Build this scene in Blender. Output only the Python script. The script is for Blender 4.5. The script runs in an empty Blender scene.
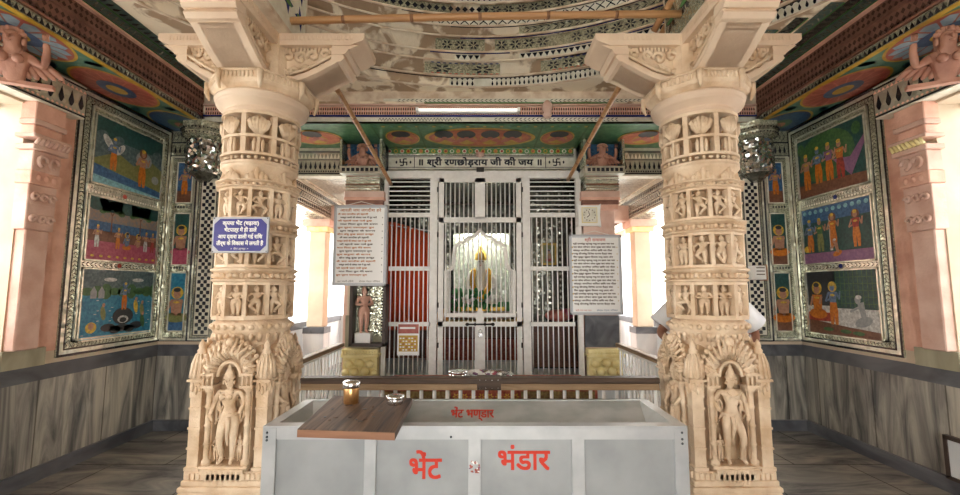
import bpy, bmesh, math, random
from mathutils import Vector, Matrix, Quaternion
random.seed(7)
PI = math.pi
sc = bpy.context.scene
COL = sc.collection
sin, cos, rad = math.sin, math.cos, math.radians

# ---------------------------------------------------------------- camera numbers
F_PX = 430.0; PITCH = rad(5.5); EYE = 1.5
_c, _s = cos(PITCH), sin(PITCH)
def slope(py):
    t = (247.5 - py) / F_PX
    return (t * _c + _s) / (_c - t * _s)
def zat(py, Y): return EYE + slope(py) * Y
def at(px, py, Y):
    z = slope(py) * Y
    return Vector(((px - 480) / F_PX * (Y * _c + z * _s), Y, EYE + z))

# ---------------------------------------------------------------- materials
def newmat(name):
    m = bpy.data.materials.new(name); m.use_nodes = True
    nt = m.node_tree
    return m, nt, nt.nodes['Principled BSDF']
def lk(nt, a, b): nt.links.new(a, b)
def mat(name, col, rough=.6, metal=0., col2=None, scale=6., detail=6., bump=0., bscale=40., lo=.35, hi=.65, emit=0., stretch=(1, 1, 1), spec=.5, dist=0.):
    m, nt, b = newmat(name)
    b.inputs['Base Color'].default_value = (*col, 1)
    b.inputs['Roughness'].default_value = rough
    b.inputs['Metallic'].default_value = metal
    b.inputs['Specular IOR Level'].default_value = spec
    if col2 or bump:
        tc = nt.nodes.new('ShaderNodeTexCoord'); mp = nt.nodes.new('ShaderNodeMapping')
        mp.inputs['Scale'].default_value = stretch
        geo = nt.nodes.new('ShaderNodeNewGeometry')
        lk(nt, geo.outputs['Position'], mp.inputs['Vector'])
    if col2:
        n = nt.nodes.new('ShaderNodeTexNoise'); n.inputs['Scale'].default_value = scale
        n.inputs['Detail'].default_value = detail; n.inputs['Distortion'].default_value = dist
        r = nt.nodes.new('ShaderNodeValToRGB')
        r.color_ramp.elements[0].position = lo; r.color_ramp.elements[0].color = (*col, 1)
        r.color_ramp.elements[1].position = hi; r.color_ramp.elements[1].color = (*col2, 1)
        lk(nt, mp.outputs[0], n.inputs['Vector']); lk(nt, n.outputs[0], r.inputs[0]); lk(nt, r.outputs[0], b.inputs['Base Color'])
    if bump:
        n2 = nt.nodes.new('ShaderNodeTexNoise'); n2.inputs['Scale'].default_value = bscale; n2.inputs['Detail'].default_value = 8
        bp = nt.nodes.new('ShaderNodeBump'); bp.inputs['Strength'].default_value = bump; bp.inputs['Distance'].default_value = .01
        lk(nt, mp.outputs[0], n2.inputs['Vector']); lk(nt, n2.outputs[0], bp.inputs['Height']); lk(nt, bp.outputs[0], b.inputs['Normal'])
    if emit:
        b.inputs['Emission Color'].default_value = (*col, 1); b.inputs['Emission Strength'].default_value = emit
    return m
def mirror_mat(name, col, rough, vscale, tilt=.5, var=.4, metal=.6):
    """thumbnail mosaic of little mirror chips: each chip tilted and toned a little differently"""
    m, nt, b = newmat(name)
    geo = nt.nodes.new('ShaderNodeNewGeometry')
    v = nt.nodes.new('ShaderNodeTexVoronoi'); v.inputs['Scale'].default_value = vscale
    lk(nt, geo.outputs['Position'], v.inputs['Vector'])
    mx = nt.nodes.new('ShaderNodeMix'); mx.data_type = 'RGBA'
    mx.inputs['A'].default_value = (*[c * (1 - var) for c in col], 1); mx.inputs['B'].default_value = (*col, 1)
    sp = nt.nodes.new('ShaderNodeSeparateColor'); lk(nt, v.outputs['Color'], sp.inputs[0])
    lk(nt, sp.outputs[0], mx.inputs['Factor']); lk(nt, mx.outputs['Result'], b.inputs['Base Color'])
    sub = nt.nodes.new('ShaderNodeVectorMath'); sub.operation = 'SUBTRACT'; sub.inputs[1].default_value = (.5, .5, .5)
    sca = nt.nodes.new('ShaderNodeVectorMath'); sca.operation = 'SCALE'; sca.inputs['Scale'].default_value = tilt
    add = nt.nodes.new('ShaderNodeVectorMath'); add.operation = 'ADD'
    nor = nt.nodes.new('ShaderNodeVectorMath'); nor.operation = 'NORMALIZE'
    lk(nt, v.outputs['Color'], sub.inputs[0]); lk(nt, sub.outputs[0], sca.inputs[0]); lk(nt, geo.outputs['Normal'], add.inputs[0])
    lk(nt, sca.outputs[0], add.inputs[1]); lk(nt, add.outputs[0], nor.inputs[0]); lk(nt, nor.outputs[0], b.inputs['Normal'])
    b.inputs['Metallic'].default_value = metal; b.inputs['Roughness'].default_value = rough
    return m
def marble(name, c1, c2, c3, axis, scale=2.2, rough=.3):
    m, nt, b = newmat(name)
    geo = nt.nodes.new('ShaderNodeNewGeometry'); mp = nt.nodes.new('ShaderNodeMapping')
    st = {'z': (1, 1, .12), 'x': (.3, 1, 1), 'y': (1, .2, 1)}[axis]
    mp.inputs['Scale'].default_value = st
    lk(nt, geo.outputs['Position'], mp.inputs['Vector'])
    n = nt.nodes.new('ShaderNodeTexNoise'); n.inputs['Scale'].default_value = scale * 2; n.inputs['Detail'].default_value = 9
    n.inputs['Roughness'].default_value = .62; n.inputs['Distortion'].default_value = .8
    lk(nt, mp.outputs[0], n.inputs['Vector'])
    r = nt.nodes.new('ShaderNodeValToRGB')
    r.color_ramp.elements[0].position = .36; r.color_ramp.elements[0].color = (*c1, 1)
    r.color_ramp.elements[1].position = .66; r.color_ramp.elements[1].color = (*c3, 1)
    e = r.color_ramp.elements.new(.5); e.color = (*c2, 1)
    lk(nt, n.outputs[0], r.inputs[0])
    # slab joints
    br = nt.nodes.new('ShaderNodeTexBrick'); br.inputs['Scale'].default_value = 1.0
    br.inputs['Mortar Size'].default_value = .006; br.inputs['Color1'].default_value = (1, 1, 1, 1); br.inputs['Color2'].default_value = (.82, .82, .84, 1)
    br.inputs['Mortar'].default_value = (.35, .33, .3, 1); br.inputs['Brick Width'].default_value = .9; br.inputs['Row Height'].default_value = .55
    cx = nt.nodes.new('ShaderNodeSeparateXYZ'); cm = nt.nodes.new('ShaderNodeCombineXYZ')
    lk(nt, geo.outputs['Position'], cx.inputs[0])
    if axis == 'z':
        ad = nt.nodes.new('ShaderNodeMath'); ad.operation = 'ADD'
        lk(nt, cx.outputs[0], ad.inputs[0]); lk(nt, cx.outputs[1], ad.inputs[1]); lk(nt, ad.outputs[0], cm.inputs[0])
        br.offset = 0; br.inputs['Row Height'].default_value = 5.0; br.inputs['Brick Width'].default_value = .62
        mz = nt.nodes.new('ShaderNodeMath'); mz.operation = 'ADD'; mz.inputs[1].default_value = 1.1
        lk(nt, cx.outputs[2], mz.inputs[0]); lk(nt, mz.outputs[0], cm.inputs[1])
    else:
        lk(nt, cx.outputs[0], cm.inputs[0]); lk(nt, cx.outputs[1], cm.inputs[1])
    lk(nt, cm.outputs[0], br.inputs['Vector'])
    mx = nt.nodes.new('ShaderNodeMix'); mx.data_type = 'RGBA'; mx.blend_type = 'MULTIPLY'; mx.inputs['Factor'].default_value = 1
    lk(nt, r.outputs[0], mx.inputs['A']); lk(nt, br.outputs['Color'], mx.inputs['B']); lk(nt, mx.outputs['Result'], b.inputs['Base Color'])
    b.inputs['Roughness'].default_value = rough
    return m
def wood(name, c1, c2, axis='x', scale=34, rough=.5, dark=None):
    st = {'x': (.06, 1, 1), 'y': (1, .06, 1), 'z': (1, 1, .06)}[axis]
    return mat(name, c1, rough, 0, c2, scale, 9, .3, 60, .3, .7, stretch=st, dist=1.2)

M = {}
M['stone'] = mat('carved cream stone', (.62, .43, .26), .62, 0, (.88, .71, .52), 7, 10, .9, 38, .3, .7)
M['stone2'] = mat('smooth cream stone', (.66, .48, .34), .55, 0, (.82, .65, .48), 3, 8, .2, 70, .3, .7)
M['recess_shade'] = mat('carved stone with recess shade', (.50, .35, .21), .75, 0, (.66, .49, .32), 8, 8, .3, 60)  # same stone toned darker: shade of the recesses put into its colour
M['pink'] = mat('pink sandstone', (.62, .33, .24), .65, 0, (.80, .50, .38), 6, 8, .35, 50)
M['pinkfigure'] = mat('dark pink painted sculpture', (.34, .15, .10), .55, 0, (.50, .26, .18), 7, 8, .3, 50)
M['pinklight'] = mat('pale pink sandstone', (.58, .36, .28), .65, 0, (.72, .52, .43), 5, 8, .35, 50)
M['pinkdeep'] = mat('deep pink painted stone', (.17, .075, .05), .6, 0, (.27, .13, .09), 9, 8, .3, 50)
M['plaster'] = mat('peeling plaster', (.40, .28, .18), .8, 0, (.86, .75, .58), 4.5, 14, .7, 14, .45, .53, dist=.5)
M['plaster2'] = mat('stained plaster', (.56, .42, .30), .8, 0, (.78, .68, .54), 6, 10, .4, 20, .4, .6)
M['wallcream'] = mat('cream wall plaster', (.55, .45, .33), .8, 0, (.66, .56, .43), 3, 8, .2, 20)
M['dado'] = marble('streaked grey marble', (.09, .09, .085), (.29, .275, .24), (.55, .51, .42), 'z', 4.2)
M['floor'] = marble('grey marble paving', (.13, .13, .125), (.27, .26, .235), (.44, .41, .34), 'x', 2.2, .22)
M['darkmarble'] = mat('dark grey marble', (.055, .06, .07), .3, 0, (.15, .155, .17), 4, 9, stretch=(1, .4, 1), dist=1)
M['palemarble'] = mat('pale bluish marble', (.55, .58, .60), .3, 0, (.74, .76, .76), 4, 8, stretch=(1, 1, .3), dist=1)
M['greenmarble'] = mat('olive grey marble', (.25, .24, .16), .3, 0, (.40, .37, .26), 5, 9, stretch=(1, 1, .3), dist=1)
M['mirror'] = mirror_mat('mirror chips', (.70, .70, .62), .3, 45, .3)
M['mirrorg'] = mirror_mat('greenish mirror chips', (.70, .72, .56), .2, 85, .38, .6, .7)
M['mirrorbig'] = mirror_mat('large mirror chips', (.85, .87, .82), .1, 36, .75, .8, .9)
M['mglass'] = mirror_mat('old mirror strip', (.78, .78, .66), .18, 30, .20, .25, .6)
M['nichemirror'] = mirror_mat('pale green niche mirror', (.80, .86, .76), .25, 26, .35, .35, .25)
M['mirrord'] = mirror_mat('dark mirror and sanctum shade', (.20, .20, .16), .2, 30, .25, .6, .6)  # darker mirror copy; inside the shrine its colour carries the room's shade
M['tealpaint'] = mat('dark teal painted mirror', (.02, .05, .045), .4, 0, (.06, .10, .08), 12)
M['white'] = mat('white inlay', (.78, .76, .66), .5, 0, (.62, .60, .48), 12)
M['dark'] = mat('black blue inlay', (.012, .014, .022), .15)
M['blue'] = mat('dark blue inlay', (.02, .03, .16), .2)
M['greeninlay'] = mat('green inlay', (.08, .20, .06), .25)
M['redinlay'] = mat('red inlay', (.35, .05, .03), .25)
M['hole'] = mat('lattice opening', (.07, .03, .02), .9)
M['steel'] = mat('polished steel', (.78, .78, .77), .2, 1)
M['bar'] = mat('grey painted bars', (.88, .88, .85), .4, 0)
M['gate'] = mat('silver painted gate frame', (.84, .82, .78), .45, 0, (.76, .74, .70), 20)
M['box'] = mat('silver painted sheet', (.30, .315, .32), .42, .2, (.385, .40, .405), 4, 9, .05, 30)
M['boxframe'] = mat('bare aluminium angle', (.42, .435, .445), .38, .25, (.52, .53, .535), 7, 8)
M['boxin'] = mat('dull inner sheet', (.36, .38, .37), .5, .3, (.50, .51, .50), 6, 9)
M['rivet'] = mat('dark rivet', (.08, .09, .10), .4, .6)
M['orange'] = mat('orange paint', (.62, .030, .008), .5)
M['railwood'] = wood('old rail wood', (.045, .026, .016), (.11, .065, .038), 'x')
M['raillight'] = wood('worn rail wood', (.26, .16, .08), (.44, .30, .17), 'x')
M['siderail'] = wood('side rail wood', (.22, .13, .07), (.40, .27, .16), 'y')
M['plank'] = wood('plank top wood', (.022, .012, .008), (.19, .11, .065), 'y', 30, .6)
M['plankedge'] = wood('plank sawn edge', (.20, .09, .05), (.36, .18, .10), 'x', 16)
M['bamboo'] = wood('bamboo', (.36, .17, .07), (.54, .30, .13), 'x', 20, .45)
M['node'] = mat('bamboo node', (.22, .10, .045), .5)
M['copper'] = mat('brass tin', (.80, .46, .20), .28, .9, (.60, .32, .12), 30)
M['signblue'] = mat('blue enamel', (.025, .022, .20), .35, 0, (.04, .036, .26), 12)
M['signwhite'] = mat('white paint', (.85, .85, .82), .5)
M['signframe'] = mat('grey sign edge', (.45, .46, .48), .45, .3)
M['paper'] = mat('board paper', (.90, .90, .87), .6)
M['ink'] = mat('black ink', (.10, .07, .05), .7)
M['inkred'] = mat('red ink', (.55, .10, .06), .7)
M['inkorange'] = mat('brown orange ink', (.50, .17, .03), .7)
M['yellow'] = mat('yellow paint', (.75, .52, .08), .5)
M['cream'] = mat('yellow cream carved stone', (.74, .60, .24), .6, 0, (.86, .76, .42), 8, 8, .3, 50)
M['cloth'] = mat('orange cloth', (.80, .12, .02), .75, 0, (.66, .07, .01), 4, stretch=(6, 6, .5))
M['redcloth'] = mat('maroon printed cloth', (.22, .035, .03), .8, 0, (.40, .12, .06), 30)
M['yelcloth'] = mat('yellow patterned cloth', (.26, .19, .06), .8, 0, (.14, .07, .03), 45)
M['shirt'] = mat('white cotton shirt', (.86, .87, .88), .8, 0, (.80, .81, .83), 9)
M['trouser'] = mat('dark trousers', (.05, .05, .06), .8)
M['skin'] = mat('brown skin', (.24, .10, .055), .5)
M['hair'] = mat('black hair', (.012, .010, .010), .5)
M['pinkscarf'] = mat('pink scarf', (.85, .38, .42), .8)
M['tube'] = mat('fluorescent tube', (1, .97, .9), .3, emit=.45)
M['lampw'] = mat('shrine lamp', (1, .95, .85), .3, emit=45)
M['gold'] = mat('gold ornament', (.85, .55, .12), .3, .7)
M['marigold'] = mat('marigold garland', (.95, .42, .02), .7, 0, (.95, .62, .05), 40)
M['idolstone'] = mat('white marble image', (.85, .84, .80), .4)
M['green'] = mat('green leaves', (.05, .30, .10), .6, 0, (.12, .42, .16), 30)
M['wire'] = mat('pale cable', (.75, .73, .68), .6)
M['darkmetal'] = mat('dark iron', (.05, .045, .04), .5, .7)
M['windowbar'] = mat('rusty window bar', (.42, .30, .22), .6, .3)
M['frameblack'] = mat('dark brown frame', (.05, .032, .025), .45)
# painting pigments
def pig(n, c, c2=None, r=.35): M[n] = mat('pigment ' + n, c, r, 0, c2 or tuple(q * .5 for q in c), 16 if c2 and n[0] == 'c' else 42, 6, lo=.38, hi=.68)
pig('p_sky', (.05, .09, .10), (.13, .19, .20)); pig('p_deep', (.008, .05, .048), (.02, .09, .08)); pig('p_water', (.01, .15, .27), (.04, .27, .40))
pig('p_blue', (.02, .08, .20), (.06, .17, .32)); pig('p_green', (.03, .10, .035), (.07, .17, .05)); pig('p_olive', (.15, .17, .05), (.24, .24, .09))
pig('p_dusk', (.30, .20, .14), (.16, .18, .20)); pig('p_pink', (.34, .05, .10), (.46, .11, .17)); pig('p_orange', (.62, .20, .02), (.42, .11, .01)); pig('p_yel', (.75, .50, .06))
pig('p_skin', (.45, .25, .16), (.34, .16, .10)); pig('p_bskin', (.16, .24, .38)); pig('p_white', (.66, .68, .66)); pig('p_grey', (.24, .27, .28), (.33, .36, .36)); pig('p_red', (.40, .05, .03))
pig('p_brown', (.13, .05, .025), (.21, .09, .05)); pig('p_dark', (.02, .022, .03)); pig('p_purple', (.20, .09, .20), (.28, .14, .24)); pig('p_cyan', (.25, .55, .62))
pig('c_green', (.05, .16, .07), (.12, .26, .12)); pig('c_teal', (.06, .20, .15), (.15, .30, .23)); pig('c_pink', (.48, .11, .08), (.60, .22, .16)); pig('c_rose', (.36, .08, .06), (.48, .14, .10))
pig('c_lblue', (.22, .32, .40), (.34, .44, .50)); pig('c_blue', (.03, .07, .18), (.08, .14, .26)); pig('c_yel', (.50, .30, .02), (.62, .42, .07)); pig('c_red', (.50, .10, .05), (.62, .22, .10))

# ---------------------------------------------------------------- objects
def tag(o, label=None, cat=None, group=None, kind=None):
    if label: o['label'] = label
    if cat: o['category'] = cat
    if group: o['group'] = group
    if kind: o['kind'] = kind
    return o
def empty(name, loc, label, cat, group=None):
    o = bpy.data.objects.new(name, None); COL.objects.link(o); o.location = loc
    o.empty_display_size = .1
    return tag(o, label, cat, group)
def wloc(o):
    v = Vector((0, 0, 0))
    while o: v += o.location; o = o.parent
    return v
class MB:
    """collects geometry in world coordinates; build() links it as one mesh object"""
    def __init__(s): s.v = []; s.f = []; s.m = []; s.sm = []; s.names = []
    def mi(s, name):
        if name not in s.names: s.names.append(name)
        return s.names.index(name)
    def add(s, vs, fs, m, smooth=False):
        o = len(s.v); s.v += [tuple(v) for v in vs]; k = s.mi(m)
        for f in fs: s.f.append([i + o for i in f]); s.m.append(k); s.sm.append(smooth)
        return s
    def box(s, a, b, m, bev=0):
        x0, y0, z0 = [min(p, q) for p, q in zip(a, b)]; x1, y1, z1 = [max(p, q) for p, q in zip(a, b)]
        if bev:
            e = bev
            vs = []
            for z, i in ((z0, e), (z0 + e, 0), (z1 - e, 0), (z1, e)):
                vs += [(x0 + i, y0 + e + 0, z), (x0 + e, y0 + i, z), (x1 - e, y0 + i, z), (x1 - i, y0 + e, z), (x1 - i, y1 - e, z), (x1 - e, y1 - i, z), (x0 + e, y1 - i, z), (x0 + i, y1 - e, z)]
            fs = [[7, 6, 5, 4, 3, 2, 1, 0], list(range(24, 32))]
            for r in range(3):
                for k in range(8): fs.append([r * 8 + k, r * 8 + (k + 1) % 8, r * 8 + 8 + (k + 1) % 8, r * 8 + 8 + k])
            return s.add(vs, fs, m)
        vs = [(x0, y0, z0), (x1, y0, z0), (x1, y1, z0), (x0, y1, z0), (x0, y0, z1), (x1, y0, z1), (x1, y1, z1), (x0, y1, z1)]
        return s.add(vs, [[3, 2, 1, 0], [4, 5, 6, 7], [0, 1, 5, 4], [1, 2, 6, 5], [2, 3, 7, 6], [3, 0, 4, 7]], m)
    def boxm(s, size, mtx, m):
        x, y, z = [q / 2 for q in size]
        vs = [mtx @ Vector(p) for p in ((-x, -y, -z), (x, -y, -z), (x, y, -z), (-x, y, -z), (-x, -y, z), (x, -y, z), (x, y, z), (-x, y, z))]
        return s.add(vs, [[3, 2, 1, 0], [4, 5, 6, 7], [0, 1, 5, 4], [1, 2, 6, 5], [2, 3, 7, 6], [3, 0, 4, 7]], m)
    def lathe(s, c, prof, m, n=32, smooth=True, a0=0., sq=(1, 1), cap=True, mtx=None):
        """prof: [(r, z)]; c: centre"""
        vs = []
        for r, z in prof:
            for k in range(n):
                a = a0 + 2 * PI * k / n
                p = Vector((r * cos(a) * sq[0], r * sin(a) * sq[1], z))
                vs.append((mtx @ p if mtx else p) + Vector(c))
        fs = []
        for i in range(len(prof) - 1):
            for k in range(n): fs.append([i * n + k, i * n + (k + 1) % n, (i + 1) * n + (k + 1) % n, (i + 1) * n + k])
        if cap:
            fs.append(list(range(n))[::-1]); fs.append([(len(prof) - 1) * n + k for k in range(n)])
        return s.add(vs, fs, m, smooth)
    def tube(s, path, r, m, n=8, smooth=True, radii=None):
        path = [Vector(p) for p in path]; vs = []; L = len(path)
        up = None; nn = Vector((0, 0, 0))
        for i in range(1, L - 1): nn += (path[i] - path[i - 1]).normalized().cross((path[i + 1] - path[i]).normalized())
        if L > 2 and nn.length > .05: up = nn.normalized()
        for i, p in enumerate(path):
            d = (path[min(i + 1, L - 1)] - path[max(i - 1, 0)]).normalized()
            if up is None:
                up = d.orthogonal().normalized()
            up = (up - d * up.dot(d)).normalized(); q = d.cross(up)
            rr = radii[i] if radii else r
            for k in range(n):
                a = 2 * PI * k / n; vs.append(p + up * rr * cos(a) + q * rr * sin(a))
        fs = [[i * n + k, i * n + (k + 1) % n, (i + 1) * n + (k + 1) % n, (i + 1) * n + k] for i in range(L - 1) for k in range(n)]
        fs.append(list(range(n))[::-1]); fs.append([(L - 1) * n + k for k in range(n)])
        return s.add(vs, fs, m, smooth)
    def ball(s, c, r, m, n=10, h=6, mtx=None):
        if not hasattr(r, '__len__'): r = (r, r, r)
        vs = []; c = Vector(c)
        pts = [(0, 0, -1)] + [(cos(-PI / 2 + PI * i / h) * cos(2 * PI * k / n), cos(-PI / 2 + PI * i / h) * sin(2 * PI * k / n), sin(-PI / 2 + PI * i / h)) for i in range(1, h) for k in range(n)] + [(0, 0, 1)]
        for p in pts:
            q = Vector((p[0] * r[0], p[1] * r[1], p[2] * r[2])); vs.append((mtx @ q if mtx else q) + c)
        fs = [[0, 1 + (k + 1) % n, 1 + k] for k in range(n)]
        for i in range(h - 2):
            for k in range(n): a = 1 + i * n; fs.append([a + k, a + (k + 1) % n, a + n + (k + 1) % n, a + n + k])
        a = 1 + (h - 2) * n; t = len(pts) - 1
        fs += [[a + k, a + (k + 1) % n, t] for k in range(n)]
        return s.add(vs, fs, m, True)
    def extrude(s, poly, d, m, smooth=False):
        """poly: list of 3D points, d: extrusion vector"""
        n = len(poly); d = Vector(d); vs = [Vector(p) for p in poly] + [Vector(p) + d for p in poly]
        fs = [list(range(n)), list(range(n, 2 * n))[::-1]] + [[k, n + k, n + (k + 1) % n, (k + 1) % n] for k in range(n)]
        return s.add(vs, fs, m, smooth)
    def merge(s, pm, mtx, m=None):
        """pm = (verts, faces, smooth) prototype"""
        return s.add([mtx @ Vector(v) for v in pm[0]], pm[1], m, True)
    def build(s, name, parent=None, label=None, cat=None, group=None, kind=None):
        org = wloc(parent) if parent else None
        me = bpy.data.meshes.new(name)
        if parent is None and kind != 'structure' and s.v:
            xs, ys, zs = zip(*s.v); org = Vector(((min(xs) + max(xs)) / 2, (min(ys) + max(ys)) / 2, min(zs)))
            o_loc = org
        else: o_loc = None
        if org is None: org = Vector((0, 0, 0))
        me.from_pydata([(v[0] - org[0], v[1] - org[1], v[2] - org[2]) for v in s.v], [], s.f)
        for nme in s.names: me.materials.append(M[nme])
        me.polygons.foreach_set('material_index', s.m); me.polygons.foreach_set('use_smooth', s.sm)
        me.validate(); me.update()
        o = bpy.data.objects.new(name, me); COL.objects.link(o)
        if parent: o.parent = parent
        elif o_loc is not None: o.location = o_loc
        tag(o, label, cat, group, kind)
        return o
def recalc(o):
    bm = bmesh.new(); bm.from_mesh(o.data); bmesh.ops.recalc_face_normals(bm, faces=bm.faces); bm.to_mesh(o.data); bm.free()
    return o

# ---------------------------------------------------------------- flat ornament in a frame
class Fr:
    """maps (u, v, off) on a surface to the world"""
    def __init__(s, mb, O=None, U=None, V=None, N=None, fn=None, q=.0016):
        s.mb = mb; s.q = q
        if fn: s.fn = fn
        else:
            O, U, V = Vector(O), Vector(U).normalized(), Vector(V).normalized()
            N = Vector(N).normalized() if N else U.cross(V)
            s.fn = lambda u, v, o: O + U * u + V * v + N * o
    def poly(s, pts, m, lay=1, t=0):
        o = lay * s.q
        s.mb.add([s.fn(u, v, o) for u, v in pts], [list(range(len(pts)))], m)
        return s
    def rect(s, u0, v0, u1, v1, m, lay=1, seg=1):
        for k in range(seg):
            a = u0 + (u1 - u0) * k / seg; b = u0 + (u1 - u0) * (k + 1) / seg
            s.poly([(a, v0), (b, v0), (b, v1), (a, v1)], m, lay)
        return s
    def bar(s, u0, v0, u1, v1, h, m):
        """raised strip with real thickness h"""
        p = [(u0, v0), (u1, v0), (u1, v1), (u0, v1)]
        vs = [s.fn(u, v, -.001) for u, v in p] + [s.fn(u, v, h) for u, v in p]
        s.mb.add(vs, [[4, 5, 6, 7], [0, 1, 5, 4], [1, 2, 6, 5], [2, 3, 7, 6], [3, 0, 4, 7]], m); return s
    def ell(s, cu, cv, ru, rv, m, lay=1, n=14, rot=0):
        pts = []
        for k in range(n):
            a = 2 * PI * k / n; x, y = ru * cos(a), rv * sin(a)
            pts.append((cu + x * cos(rot) - y * sin(rot), cv + x * sin(rot) + y * cos(rot)))
        return s.poly(pts, m, lay)
    def line(s, a, b, w, m, lay=2):
        dx, dy = b[0] - a[0], b[1] - a[1]; L = math.hypot(dx, dy) or 1; nx, ny = -dy / L * w / 2, dx / L * w / 2
        return s.poly([(a[0] + nx, a[1] + ny), (a[0] - nx, a[1] - ny), (b[0] - nx, b[1] - ny), (b[0] + nx, b[1] + ny)], m, lay)
    # rows of motifs along u, or along v when vert
    def row(s, u0, v0, u1, v1, motif, m, n=None, lay=3, vert=False, skip=None, m2=None):
        L, W = ((v1 - v0), (u1 - u0)) if vert else ((u1 - u0), (v1 - v0))
        n = n or max(1, round(abs(L / W)))
        for k in range(n):
            if skip and skip(k / n): continue
            a = k / n * L; st = L / n
            def P(x, y, a=a, st=st): # x along, y across in 0..1
                return (u0 + y * W, v0 + a + x * st) if vert else (u0 + a + x * st, v0 + y * W)
            for pts in MOTIF[motif](k):
                s.poly([P(x, y) for x, y in pts], m2 if (m2 and k % 2) else m, lay)
        return s
def _petals(k):
    r = []
    for i in range(6):
        a = i * PI / 3; c, d = cos(a), sin(a)
        r.append([(.5 + c * x - d * y, .5 + d * x + c * y) for x, y in ((.08, 0), (.26, .1), (.46, 0), (.26, -.1))])
    return r
MOTIF = {
    'diamond': lambda k: [[(.1, .5), (.5, .08), (.9, .5), (.5, .92)]],
    'drop': lambda k: [[(.5, .95), (.36, .62), (.22, .32), (.36, .1), (.5, .03), (.64, .1), (.78, .32), (.64, .62)]],
    'dropcap': lambda k: [[(.5, .70), (.38, .5), (.26, .28), (.36, .1), (.5, .03), (.64, .1), (.74, .28), (.62, .5)], [(.18, .97), (.5, .74), (.82, .97)]],
    'tri': lambda k: [[(.05, .95), (.5, .1), (.95, .95)]],
    'triup': lambda k: [[(.05, .05), (.5, .9), (.95, .05)]],
    'zig': lambda k: [[(0, 0), (.5, .75), (1, 0), (1, .25), (.5, 1), (0, .25)]],
    'chev': lambda k: [[(.05, .95), (.5, .5), (.35, .5), (-.1, .95)], [(.05, .05), (.5, .5), (.35, .5), (-.1, .05)]],
    'leaf': lambda k: [[(.1, .5), (.45, .62), (.95, .98), (.5, .9)], [(.1, .5), (.45, .38), (.95, .02), (.5, .1)]],
    'sq': lambda k: [[(.15, .15), (.85, .15), (.85, .85), (.15, .85)]],
    'dot': lambda k: [[(.5 + .34 * cos(i * PI / 4), .5 + .34 * sin(i * PI / 4)) for i in range(8)]],
    'petal': _petals,
    'x': lambda k: [[(.06, .16), (.5, .62), (.94, .16), (.94, 0), (.5, .42), (.06, 0)], [(.06, .84), (.5, .5), (.94, .84), (.94, 1), (.5, .62), (.06, 1)]],
    'check': lambda k: [[(0, 0), (.5, 0), (.5, .25), (0, .25)], [(.5, .25), (1, .25), (1, .5), (.5, .5)], [(0, .5), (.5, .5), (.5, .75), (0, .75)], [(.5, .75), (1, .75), (1, 1), (.5, 1)]],
    'lattice': lambda k: [[(.10, .25), (.30, .04), (.50, .25), (.30, .46)], [(.60, .75), (.80, .54), (1.0, .75), (.80, .96)], [(.60, .25), (.80, .04), (1.0, .25), (.80, .46)], [(.10, .75), (.30, .54), (.50, .75), (.30, .96)]],
    'star': lambda k: [[(.5 + (.46 if i % 2 == 0 else .18) * cos(i * PI / 4 + .2), .5 + (.46 if i % 2 == 0 else .18) * sin(i * PI / 4 + .2)) for i in range(8)]],
}

# ---------------------------------------------------------------- writing (Devanagari glyphs of the built-in font)
def text_mesh(body, size):
    c = bpy.data.curves.new('w', 'FONT'); c.body = body; c.size = size; c.resolution_u = 2
    o = bpy.data.objects.new('w', c); COL.objects.link(o)
    dg = bpy.context.evaluated_depsgraph_get(); dg.update()
    me = bpy.data.meshes.new_from_object(o.evaluated_get(dg))
    vs = [tuple(v.co) for v in me.vertices]; fs = [list(p.vertices) for p in me.polygons]
    bpy.data.objects.remove(o); bpy.data.curves.remove(c); bpy.data.meshes.remove(me)
    return vs, fs
_tc = {}
def write(fr, body, u, v, h, m, width=None, center=True, lay=3, bold=0):
    """body at baseline v, letter height about h, squeezed to width"""
    if body not in _tc: _tc[body] = text_mesh(body, 1.0)
    vs, fs = _tc[body]
    if not vs: return
    x0 = min(p[0] for p in vs); x1 = max(p[0] for p in vs); k = h / .72
    kx = (width / (x1 - x0)) if width else k
    off = -(x0 + x1) / 2 * kx if center else -x0 * kx
    for i, (bx, by) in enumerate(((0, 0), (bold, 0), (0, bold), (bold, bold))[:4 if bold else 1]):
        fr.mb.add([fr.fn(u + off + p[0] * kx + bx, v + p[1] * k + by, (lay + i * .2) * fr.q) for p in vs], fs, m)

# ---------------------------------------------------------------- bodies grown with the Skin modifier
def skin_body(verts, edges, radii, root=0, sub=1):
    me = bpy.data.meshes.new('b'); me.from_pydata(verts, edges, []); me.update()
    o = bpy.data.objects.new('b', me); COL.objects.link(o)
    o.modifiers.new('s', 'SKIN')
    if not me.skin_vertices: 
        bm = bmesh.new(); bm.from_mesh(me); bm.verts.layers.skin.verify(); bm.to_mesh(me); bm.free()
    for i, r in enumerate(radii):
        sv = me.skin_vertices[0].data[i]; sv.radius = r if hasattr(r, '__len__') else (r, r)
        sv.use_root = (i == root)
    o.modifiers['s'].use_smooth_shade = True
    if sub: sm = o.modifiers.new('u', 'SUBSURF'); sm.levels = sub; sm.render_levels = sub
    dg = bpy.context.evaluated_depsgraph_get(); dg.update()
    r = bpy.data.meshes.new_from_object(o.evaluated_get(dg))
    vs = [tuple(v.co) for v in r.vertices]; fs = [list(p.vertices) for p in r.polygons]
    bpy.data.objects.remove(o); bpy.data.meshes.remove(me); bpy.data.meshes.remove(r)
    return vs, fs
def join_protos(a, b):
    o = len(a[0]); return (a[0] + b[0], a[1] + [[i + o for i in f] for f in b[1]])
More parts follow.
